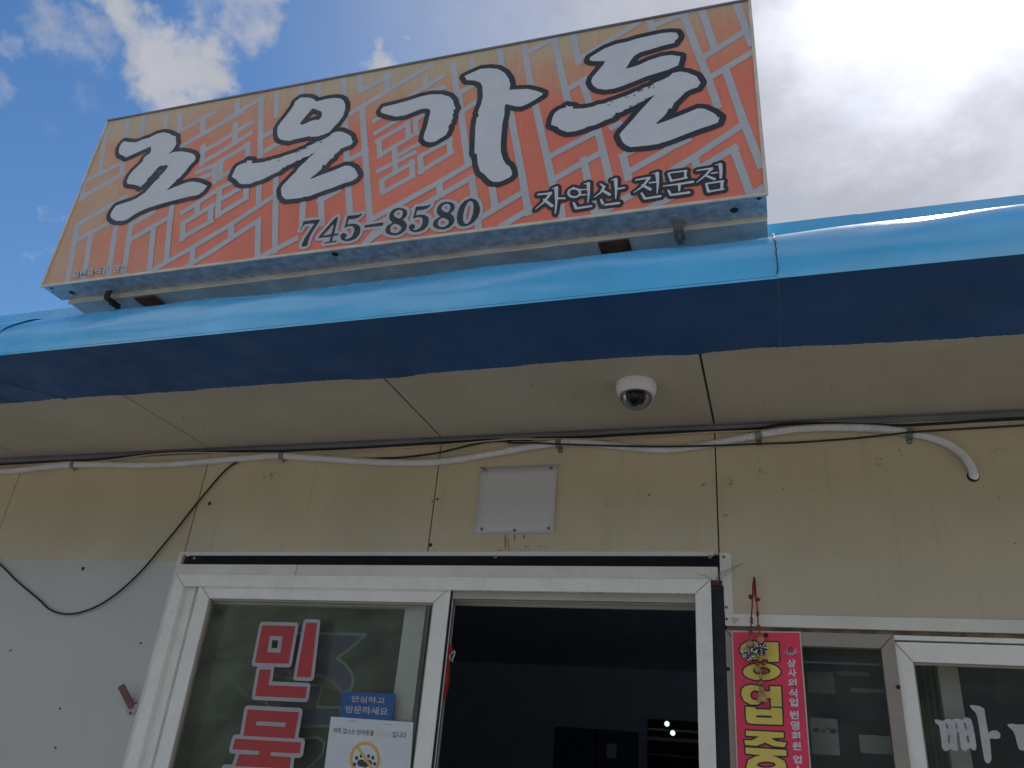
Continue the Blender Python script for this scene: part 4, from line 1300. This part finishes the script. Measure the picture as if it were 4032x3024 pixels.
cable('cable', [('B', [(760, 345, .02), (900, 340, .012), (1050, 335), (1200, 320), (1350, 297), (1550, 250), (1720, 218), (1870, 218)]),
                ('C', [(0, 288, -.006), (200, 290, -.01), (400, 299, -.014), (800, 312, -.016), (1200, 318, -.016), (1600, 312, -.016), (1980, 297, -.01)]),
                ('D', [(200, 309, -.004), (400, 298), (800, 268), (1050, 242, -.008), (1300, 215, -.016), (1700, 190), (2212, 160), (2500, 140)])], YW - .020, .0036, 'cable_black',
      'thin black cable passing in front of the white corrugated hose')
cable('cable', [('A', [(-200, 262), (0, 258), (300, 240), (560, 228), (800, 215), (1200, 175), (1600, 160), (2000, 152)]), ('B', [(0, 288), (250, 284), (700, 266), (1050, 245), (1380, 226), (1700, 208), (2000, 205)]),
                ('C', [(200, 252), (550, 244), (900, 225), (1300, 205), (1700, 190), (2000, 172)]), ('D', [(200, 150), (600, 145), (1080, 160), (1400, 150), (1800, 125), (2212, 103), (2500, 90)])], YW - .008, .0046, 'cable_black',
      'thick black cable lying along the dark corner flashing under the soffit')
cable('cable', [('A', [(-200, 290), (0, 280), (300, 258), (560, 238), (720, 243), (900, 222), (1100, 192), (1300, 172), (1500, 166), (1700, 166), (2050, 180)]),
                ('B', [(0, 312), (200, 318), (500, 306), (800, 288), (1100, 262), (1400, 241), (1720, 213), (1870, 200)]),
                ('C', [(0, 260), (400, 258), (800, 258), (1100, 240), (1500, 210), (1950, 193), (2100, 185, .006)])], YW - .024, .0028, 'cable_beige',
      'thin beige cable following the black cable along the top of the wall')
LOOP = [('A', [(1960, 205, .012), (1880, 238), (1820, 275), (1750, 340), (1620, 492), (1500, 640)]),
        ('L', [(1100, 130), (1000, 250), (900, 370), (800, 470), (700, 552), (600, 613), (500, 650), (430, 660), (360, 652), (300, 625), (250, 577), (200, 535), (100, 450), (0, 352), (-150, 240)])]
cable('cable', LOOP, YW - .010, .0038, 'cable_black', 'black cable hanging in a loose loop over the white painted wall')

# ------------------------------------------------------------------ blank plate
P_ = thing('blank_plate', (-.851, YW, 2.242), 'square bare metal plate screwed to the cream wall above the door', 'plate')
pl = MB(); n = 8
vs = []
for j in range(n + 1):
    for i in range(n + 1):
        u, v = i / n, j / n
        x = (-.995 + .288 * u); z = 2.242 + (.247 + .002 * u) * v
        vs.append((x, YW - .004 - .0035 * math.sin(math.pi * u) * math.sin(math.pi * v) - (.004 * max(0, u - .75) * 4 * (1 - abs(v - .5) * 2)), z))
fs = [(j * (n + 1) + i, j * (n + 1) + i + 1, (j + 1) * (n + 1) + i + 1, (j + 1) * (n + 1) + i) for j in range(n) for i in range(n)]
o = obj('sheet', pl.add(vs, fs), 'plate', P_, True)
so = o.modifiers.new('solid', 'SOLIDIFY'); so.thickness = .0015
for x, z in ((-.977, 2.478), (-.729, 2.476), (-.967, 2.259), (-.846, 2.253), (-.725, 2.259), (-.989, 2.486)):
    screw((x, YW - .0062, z), P_, r=.0058, material='clip')

# ------------------------------------------------------------------ small pipe socket on the white wall
c = Vector((-2.247, YW, 1.612))
F_ = thing('pole_socket', c, 'short brown pipe stub on a round pale flange on the white wall', 'pole holder')
obj('flange', MB().lathe([(0, .007), (.020, .007), (.026, .0045), (.029, 0)], c, (0, -1, 0), 28), 'flange', F_, True)
ax = (Vector((-.052, -.085, .115))).normalized()
obj('pipe', MB().lathe([(.0125, .0), (.0125, .086), (.0095, .0865), (.0095, .02), (0, .02)], c + Vector((0, -.004, 0)), ax, 20), 'pipe', F_, True)
for an in (40, 160, 280):
    screw(c + Vector((math.cos(math.radians(an)) * .0205, -.0072, math.sin(math.radians(an)) * .0205)), F_, r=.004, material='dark_metal')

# ------------------------------------------------------------------ notices on the door glass
T = Trace(700, 2150, .52682, 2.5595)
pt = lambda x, y: T.p(x, y)


def sheet(name, quad, Y, m, parent, th=.0004):
    return obj(name, MB().prism([(x, Y, z) for x, z in quad], (0, th, 0)), m, parent)


qs = [pt(1230, 1085), pt(1625, 1105), pt(1600, 1308), pt(1208, 1290)]
ST = thing('blue_sticker', (qs[3][0] + .1, 2.5595, qs[3][1]), 'blue sticker with two lines of pale lettering on the door glass, above the white notice', 'sticker')
sheet('backing', qs, 2.5596, 'sticker_blue', ST)
tx = text_flat("안심하고", [pt(1300, 1117), pt(1550, 1130), pt(1545, 1180), pt(1297, 1165)], 2.5592, .025)
text_flat("방문하세요", [pt(1256, 1190), pt(1575, 1208), pt(1568, 1267), pt(1252, 1248)], 2.5592, .025, tx)
obj('lettering', tx, 'grey_vinyl', ST)
qn = [pt(1145, 1275), pt(1762, 1318), pt(1712, 2080), pt(1050, 2030)]
NT = thing('notice', (-1.24, 2.5585, 1.30), 'white paper notice with a paw print in an amber ring, on the door glass', 'notice')
sheet('paper_sheet', qn, 2.5586, 'paper', NT)
tx = text_flat("저희 업소는 반려동물", [pt(1165, 1355), pt(1470, 1378), pt(1464, 1420), pt(1160, 1398)], 2.5582, .012)
text_flat("입니다", [pt(1608, 1385), pt(1712, 1393), pt(1707, 1440), pt(1603, 1432)], 2.5582, .012, tx)
obj('lettering', tx, 'ink', NT)
obj('lettering', text_flat("출입금지", [pt(1476, 1375), pt(1600, 1385), pt(1594, 1432), pt(1471, 1422)], 2.5582, .02), 'faded_orange', NT)
rg = ellipse(1400, 1592, 104, 118, 40)
am = flat(contours((), T.caps([(rg + rg[:1], 22, 22)]), 0, .0015), 2.5583)
flat([T.poly([(1338, 1510), (1356, 1500), (1470, 1668), (1452, 1680)])], 2.5580, am)
obj('prohibition_ring', am, 'amber', NT)
pw = MB()
for (cx, cy, rx, ry) in ((1372, 1622, 30, 27), (1322, 1632, 13, 15), (1338, 1585, 12, 16), (1372, 1568, 12, 15), (1428, 1622, 26, 25), (1427, 1570, 11, 15), (1460, 1583, 12, 15), (1472, 1628, 12, 14), (1400, 1640, 20, 16)):
    flat([T.poly(ellipse(cx, cy, rx, ry, 18))], 2.5581 - len(pw.v) * 1e-7, pw)
obj('paw_print', pw, 'ink', NT)
stp = MB()
for a, b in (((1275, 1306), (1340, 1310)), ((1545, 1332), (1602, 1338))):
    u, v = pt(*a), pt(*b)
    stp.tube([(u[0], 2.558, u[1]), (v[0], 2.558, v[1])], .0007, 5)
obj('staple', stp, 'zinc', NT)

# ------------------------------------------------------------------ pink open-for-business sign
YP = 2.531
T = Trace(2850, 2230, .47847, YP)
SP = thing('open_sign', (-.04, YP, .95), 'tall pink sign board with big yellow letters, between the door and the window', 'sign')
pt = lambda x, y: T.p(x, y)
# the board goes on below the view at the same width
a, b, c_, d_ = pt(62, 530), pt(632, 537), pt(718, 1659), pt(105, 1659)
ext = 1.25
dn = lambda u, v: (v[0] + (v[0] - u[0]) * ext, v[1] + (v[1] - u[1]) * ext)
c2_, d2_ = dn(b, c_), dn(a, d_)
obj('board', MB().prism([(p[0], YP + .0005, p[1]) for p in (a, b, c2_, d2_)], (0, .005, 0)), 'trim_cream', SP)
e = .0035
obj('face', MB().prism([(a[0] + e, YP, a[1] - e), (b[0] - e, YP, b[1] - e), (c2_[0] - e, YP, c2_[1] + e), (d2_[0] + e, YP, d2_[1] + e)], (0, .0004, 0)), 'pink', SP)
yel = {
    'a': [[(330, 625), (448, 627), (455, 783), (365, 787), (362, 765), (300, 765), (262, 768), (215, 768), (165, 745), (130, 695), (145, 650), (190, 620), (250, 615), (300, 632), (328, 640)],
          [(215, 665), (250, 665), (262, 690), (245, 715), (210, 715), (198, 690)]],
    'b': [ellipse(312, 868, 153, 70, 40), ellipse(312, 860, 72, 32, 30)],
    'c': [[(150, 1010), (175, 985), (225, 975), (285, 985), (325, 1015), (345, 1032), (382, 1030), (380, 987), (470, 989), (477, 1154), (388, 1152), (386, 1085), (340, 1085), (325, 1110), (280, 1138), (215, 1136), (165, 1105), (143, 1055)],
          ellipse(258, 1060, 40, 40, 20)],
    'd': [[(180, 1155), (262, 1160), (262, 1176), (388, 1180), (388, 1162), (478, 1167), (485, 1304), (230, 1296), (195, 1285), (183, 1255)], [(268, 1225), (394, 1229), (393, 1247), (268, 1243)]],
    'e': [[(182, 1352), (492, 1367), (493, 1410), (388, 1413), (430, 1440), (516, 1450), (500, 1488), (410, 1480), (340, 1450), (270, 1477), (178, 1470), (168, 1432), (235, 1430), (292, 1400), (182, 1393)]],
    'f': [[(178, 1490), (515, 1512), (517, 1560), (388, 1556), (440, 1572), (500, 1602), (516, 1650), (480, 1705), (350, 1722), (230, 1705), (185, 1655), (200, 1595), (260, 1565), (305, 1555), (180, 1540)], ellipse(350, 1632, 78, 26, 26)],
}
for k, gs in enumerate((('a', 'b'), ('c', 'd'), ('e', 'f'))):
    m_ = MB()
    for j, key in enumerate(gs):
        flat([T.poly(q) for q in yel[key]], YP - .0012 - j * 3e-5, m_)
    obj('letter', m_, 'yellow', SP)
    obj('letter_outline', flat(contours([T.poly(q) for key in gs for q in yel[key]], grow=.0042, step=.0012), YP - .0005 - k * 3e-5), 'print_black', SP)
for ch, cx, cy in zip("상사외식업번영회원업소", (555, 560, 563, 568, 574, 580, 585, 592, 598, 604, 609), (797, 875, 957, 1040, 1118, 1222, 1308, 1392, 1478, 1588, 1668)):
    h = 34 if ch != '영' else 38
    obj('small_letter', text_flat(ch, [pt(cx - 36, cy - h), pt(cx + 36, cy - h + 3), pt(cx + 38, cy + h + 3), pt(cx - 34, cy + h)], YP - .0012, .035), 'paper', SP)
lg = MB()
sw = [(548 + r_ * math.cos(an), 684 + r_ * .9 * math.sin(an)) for r_, an in [(46 - 3.1 * k, .55 * k) for k in range(14)]]
flat(contours((), T.caps([(sw, 13, 7), ([(492, 698), (520, 722), (560, 730), (604, 705)], 5, 9)]), 0, .0012), YP - .0010, lg)
obj('swirl_emblem', lg, 'grey_vinyl', SP)
lg = MB()
sw = [(550 + r_ * math.cos(an), 682 + r_ * .9 * math.sin(an)) for r_, an in [(30 - 2.2 * k, .6 * k + 1) for k in range(11)]]
flat(contours((), T.caps([(sw, 8, 9)]), 0, .0012), YP - .0014, lg)
obj('swirl_emblem', lg, 'purple_band', SP)
p = pt(347, 567)
screw((p[0], YP - .0005, p[1]), SP, r=.0065, material='dark_metal')

# ------------------------------------------------------------------ hanging charm
YC = 2.512
T = Trace(2850, 2230, .47847, YC)
p3 = lambda x, y, dy=0: (lambda q: Vector((q[0], YC + dy, q[1])))(T.p(x, y))
u = T.unit((300, 700))
CH = thing('hanging_charm', p3(250, 100), 'red cord charm with two glittery balls, hanging in front of the pink sign', 'charm')
obj('nail', MB().tube([p3(250, 100, .034), p3(250, 98, -.006)], .0035, 8), 'rust', CH, True)
cd = MB()
cd.tube(smooth_path([p3(252, 92), p3(242, 130), p3(238, 190), p3(236, 250), p3(234, 320), p3(228, 400), p3(226, 470), p3(220, 530), p3(222, 590)], .003), .0021, 6)
cd.tube(smooth_path([p3(252, 92), p3(258, 140), p3(262, 200), p3(266, 260), p3(274, 330), p3(280, 400), p3(281, 460), p3(288, 500), p3(296, 560), p3(300, 610)], .003), .0021, 6)
cd.tube(smooth_path([p3(246, 100), p3(248, 160), p3(252, 230), p3(246, 262)], .003), .0019, 6)
obj('cord', cd, 'red_cord', CH, True)
kn = MB()
for (cx, cy) in ((228, 250), (281, 268)):
    kn = MB()
    for k in range(4):
        kn.ball(p3(cx + random.uniform(-12, 12), cy + random.uniform(-12, 12), random.uniform(-.003, .003)), .0052, 8)
    obj('knot', kn, 'red_cord', CH, True)
for cx, cy, n_ in ((228, 445, 4), (279, 395, 3)):
    kn = MB()
    for k in range(n_):
        kn.ball(p3(cx + (k % 2) * 4 - 2, cy - 18 + k * 12), .0042, 8)
    obj('knot', kn, 'red_cord', CH, True)


def bead(x, y, r_, m, sq=1.0, dy=0):
    return obj('bead', MB().ball(p3(x, y, dy), r_ * u, 18, sq), m, CH, True)


bead(221, 540, 19, 'brown_bead'); bead(286, 497, 20, 'brown_bead')
for x0, y0, y1 in ((222, 560, 600), (295, 522, 565)):
    obj('gold_link', MB().tube([p3(x0, y0), p3(x0 + 2, y1)], .0023, 6), 'gold', CH, True)
bead(215, 640, 33, 'tan_bead'); bead(300, 602, 33, 'tan_bead')


def glitter(x, y, r_, tintm):
    """ball set all over with small stones"""
    o = obj('bead', MB().ball(p3(x, y), r_ * u * .94, 18), 'dark_metal', CH, True)
    st_ = MB()
    for k in range(120):
        zz = 1 - 2 * (k + .5) / 120; an = k * 2.399963
        d = Vector((math.sqrt(1 - zz * zz) * math.cos(an), math.sqrt(1 - zz * zz) * math.sin(an), zz))
        c0 = p3(x, y) + d * r_ * u * .95
        t = d.orthogonal().normalized() * r_ * u * .135; w = d.cross(t)
        tip = c0 + d * r_ * u * .13 + t * random.uniform(-.9, .9) + w * random.uniform(-.9, .9)
        st_.add([c0 + t, c0 + w, c0 - t, c0 - w, tip], [(0, 1, 4), (1, 2, 4), (2, 3, 4), (3, 0, 4)])
    tag(obj('stones', st_, tintm, o), kind='stuff')
    return o


glitter(205, 722, 55, 'silver_bead')
g2 = glitter(304, 682, 56, 'silver_bead')
obj('band', MB().lathe([(57 * u, -5 * u), (59.5 * u, 0), (57 * u, 8 * u)], p3(304, 682), (.08, 0, 1), 24), 'purple_band', CH, True)
for x, y, r_, m in ((300, 745, 14, 'gold'), (300, 770, 15, 'clear_bead'), (275, 802, 19, 'brown_bead'), (327, 797, 19, 'brown_bead'), (345, 805, 12, 'gold'), (302, 820, 16, 'clear_bead'), (280, 852, 25, 'clear_bead'), (338, 862, 27, 'brown_bead'), (310, 860, 14, 'clear_bead'),
                    (303, 892, 13, 'clear_bead'), (302, 912, 15, 'clear_bead'), (305, 935, 15, 'brown_bead'), (304, 958, 15, 'clear_bead'), (306, 982, 17, 'brown_bead'), (308, 1006, 20, 'clear_bead')):
    bead(x, y, r_, m)
obj('gold_ring', MB().lathe([(24 * u, -6 * u), (34 * u, -2 * u), (34 * u, 4 * u), (26 * u, 8 * u)], p3(312, 1052), (0, 0, 1), 20), 'gold', CH, True)
obj('bell', MB().lathe([(0, 40 * u), (18 * u, 38 * u), (24 * u, 20 * u), (34 * u, -5 * u), (46 * u, -45 * u), (44 * u, -50 * u)], p3(314, 1062), (0, 0, 1), 20), 'clear_bead', CH, True)

# ------------------------------------------------------------------ red cloth holder at the edge of the sash
T = Trace(1600, 2300, .4367, 2.597)
p3 = lambda x, y, dy=0: (lambda q: Vector((q[0], 2.597 + dy, q[1])))(T.p(x, y))
RCL = thing('red_cloth_pouch', p3(385, 560), 'narrow red cloth pouch hanging at the inner edge of the sliding sash', 'pouch')
prof = [(395, 545, 12), (388, 565, 26), (386, 590, 32), (382, 615, 28), (374, 640, 16), (366, 665, 14), (362, 690, 24), (358, 730, 32), (352, 790, 40), (345, 860, 41), (338, 930, 38), (328, 1000, 30), (315, 1060, 20), (304, 1104, 12)]
uu = T.unit((350, 800))
obj('cloth', MB().tube([p3(x + 2, y) for x, y, _ in prof], [w * uu for _, _, w in prof], 14), 'red_cloth', RCL, True)
obj('tie', MB().tube(smooth_path([p3(380, 655), p3(410, 625), p3(432, 600), p3(436, 625), p3(425, 655), p3(412, 690), p3(424, 705)], .003), .0022, 6), 'paper', RCL, True)
obj('tie', MB().tube(smooth_path([p3(376, 660), p3(398, 650), p3(392, 690), p3(402, 694)], .003), .0018, 6), 'paper', RCL, True)
obj('stick', MB().tube([p3(300, 1100), p3(236, 1659), p3(200, 1990)], .0032, 6), 'recess', RCL, True)

# ------------------------------------------------------------------ cobweb at the corner of the door frame
CW = MB()
for pts, w in (([(2817, 2286), (2840, 2262), (2880, 2238), (2920, 2222), (2945, 2212)], 9), ([(2817, 2286), (2850, 2268), (2900, 2234), (2930, 2216)], 5), ([(2812, 2284), (2780, 2268), (2752, 2262), (2735, 2256)], 5), ([(2815, 2286), (2835, 2255), (2858, 2240)], 6)):
    P = smooth_path([atY(x, y, 2.530 - .004 * i) for i, (x, y) in enumerate(pts)], .004)
    n_ = len(P)
    CW.tube(P, [.0003 + w * .00022 * math.sin(math.pi * min(1, (k + 1) / n_)) * (.6 + .4 * random.random()) for k in range(n_)], 5)
o = obj('cobweb', CW, 'cobweb_m'); tag(o, 'dusty cobweb strands at the top right corner of the door frame', 'cobweb')

# ------------------------------------------------------------------ things seen inside
# banner with a fish drawn on it behind the door glass
YB = 2.645
T = Trace(700, 2150, .52682, YB)
BN = thing('fish_banner', (-1.75, YB, .4), 'dark green banner with a purple fish drawing hanging behind the door glass', 'banner')
c0, c1 = T.p(60, 500), T.p(1745, 470)
obj('cloth', MB().box(c0[0], c1[0], YB, YB + .004, .4, c0[1] + .06), 'banner', BN)
tail = [(880, 650), (1410, 662), (1300, 760), (1190, 838), (1260, 890), (1300, 950), (1315, 1010), (1290, 1085), (1220, 1090), (1160, 1020), (1060, 965), (980, 985), (820, 990), (700, 960), (660, 900), (720, 760)]
body = [(930, 1040), (1085, 1040), (1060, 1130), (1040, 1205), (1210, 1205), (1250, 1300), (1150, 1345), (930, 1350), (700, 1300), (660, 1150), (760, 1080)]
fin = [(930, 1440), (1050, 1430), (1100, 1470), (1080, 1560), (1000, 1640), (900, 1700), (800, 1560)]
obj('fish', flat([T.poly(tail)], YB - .001, flat([T.poly(body)], YB - .001)), 'banner_purple', BN)
ln = MB()
for q in (tail, body, fin):
    flat(contours((), T.caps([(q + q[:1], 16, 16)]), 0, .003), YB - .0016 - len(ln.v) * 1e-7, ln)
obj('fish_outline', ln, 'banner_line', BN)
obj('fish_mouth', flat([T.poly([(1000, 1000), (1080, 975), (1170, 1035), (1230, 1095), (1110, 1060), (1000, 1030)])], YB - .002), 'banner_brown', BN)
obj('banner_flourish', flat([T.poly([(165, 800), (260, 840), (420, 980), (560, 1140), (540, 1170), (380, 1020), (240, 900), (165, 860)])], YB - .001), 'curtain', BN)

# far wall of the room: serving hatch, lamps, paper
YI = 7.99


def far(px, py, Y=YI):
    return atY(px, py, Y)


HT = thing('serving_hatch', (far(2640, 2900).x, YI, 1.2), 'serving hatch, lamplight painted on its rails, on the far wall seen through the open door', 'hatch')
h0, h1 = far(2550, 2830), far(2757, 3030)
obj('recess_panel', MB().box(h0.x, h1.x + .4, YI - .006, YI - .001, h1.z - .3, h0.z), 'dark_channel', HT)
for py, hh, m in ((2866, 9, 'banner_line'), (2900, 14, 'recess'), (2940, 10, 'dark_channel'), (2965, 8, 'clip'), (3000, 14, 'dark_channel')):  # pale upper rails: the lamps' light is put into their colour
    a, b = far(2552, py), far(2552, py + hh)
    obj('rail', MB().box(a.x, h1.x + .4, YI - .05, YI - .008, b.z, a.z), m, HT, bevel=.004)
for (px, py), lab in (((2626, 2850), 'small round lit lamp on the far wall, the upper one of two'), ((2649, 2886), 'small round lit lamp on the far wall, the lower one of two')):
    c = far(px, py, YI - .09)
    LM = thing('wall_lamp', c, lab, 'lamp', 'lamps on the far wall of the room')
    rr = 8.5 / FPX * 9.1
    obj('lamp_shade', MB().lathe([(rr * .3, .05), (rr * 1.05, .02), (rr * 1.1, .0), (rr * 1.0, .0)], c, (0, 1, 0), 20), 'dark_metal', LM, True)
    obj('bulb', MB().ball(c, rr * .92, 18), 'lamp', LM, True)
a, b = far(2390, 2927), far(2427, 2986)
o = obj('paper_note', MB().box(a.x, b.x, YI - .006, YI - .003, b.z, a.z), 'paper'); tag(o, 'small pale paper note on the dark far wall of the room', 'note')
a, b = far(2185, 2860), far(2515, 3060)
o = obj('blue_cabinet', MB().box(a.x, b.x, YI - .0029, YI - .001, b.z - .6, a.z), 'blue_panel'); 
bpy.data.objects.remove(o)
CB = thing('cabinet', ((a.x + b.x) / 2, 7.9, .05), 'dark blue cabinet against the far wall behind the paper note', 'cabinet')
obj('carcass', MB().box(a.x, b.x, YI - .0025, YI - .0008, .05, a.z), 'blue_panel', CB)
obj('door_gap', MB().box((a.x + b.x) / 2 - .01, (a.x + b.x) / 2 + .01, YI - .0028, YI - .0026, .05, a.z), 'dark_metal', CB)

# behind the windows
PL = obj('pillar', MB().box(.424, .478, 2.665, 2.73, 0.05, 2.49), 'pillar', None, bevel=.004)
tag(PL, 'beige post standing just inside the window with white letters', 'post')
cu = MB()
n_ = 40
vs, fs = [], []
for k in range(n_ + 1):
    x = .29 + .125 * k / n_
    y = 2.70 + .012 * math.sin(k * 1.3)
    vs += [(x, y, .9), (x, y, 2.05)]
for k in range(n_):
    fs.append((2 * k, 2 * k + 2, 2 * k + 3, 2 * k + 1))
o = obj('curtain', cu.add(vs, fs), 'curtain', None, True); tag(o, 'dark green curtain just inside the window, left of the beige post', 'curtain')


def inside_paper(x0, y0, x1, y1, Y, name, label, m='paper'):
    a = atY(2750 + x0 * .5796, 2150 + y0 * .5796, Y); b = atY(2750 + x1 * .5796, 2150 + y1 * .5796, Y)
    o = obj(name, MB().box(a.x, b.x, Y, Y + .004, b.z, a.z), m)
    return tag(o, label, 'notice')


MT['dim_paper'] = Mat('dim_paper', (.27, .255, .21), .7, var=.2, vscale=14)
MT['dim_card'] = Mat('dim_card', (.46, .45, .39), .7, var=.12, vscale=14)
inside_paper(735, 850, 930, 1005, 2.66, 'card', 'brownish card behind the tan framed glass, above the other papers', 'dim_paper')
inside_paper(940, 850, 1160, 890, 2.70, 'label_strip', 'narrow brown strip of paper behind the tan framed glass', 'dim_paper')
inside_paper(1035, 962, 1275, 1003, 2.66, 'shelf_label', 'narrow pale strip behind the tan framed glass, left of the right stile', 'dim_paper')
inside_paper(755, 1165, 965, 1425, 2.66, 'menu_sheet', 'pale sheet with dark round drawings low behind the tan framed glass', 'dim_card')
inside_paper(1090, 1280, 1325, 1420, 2.66, 'menu_card', 'pale card with faint writing low behind the tan framed glass', 'dim_card')
ms = bpy.data.objects['menu_sheet']
inkm = MB()
for cx, cy, rx, ry in ((800, 1250, 22, 14), (850, 1255, 14, 8), (915, 1258, 24, 18), (880, 1240, 12, 8)):
    P = [atY(2750 + x * .5796, 2150 + y * .5796, 2.6585) for x, y in ellipse(cx, cy, rx, ry, 14)]
    flat([[(p.x, p.z) for p in P]], 2.6588 - len(inkm.v) * 1e-6, inkm)
obj('drawing', inkm, 'ink', ms)
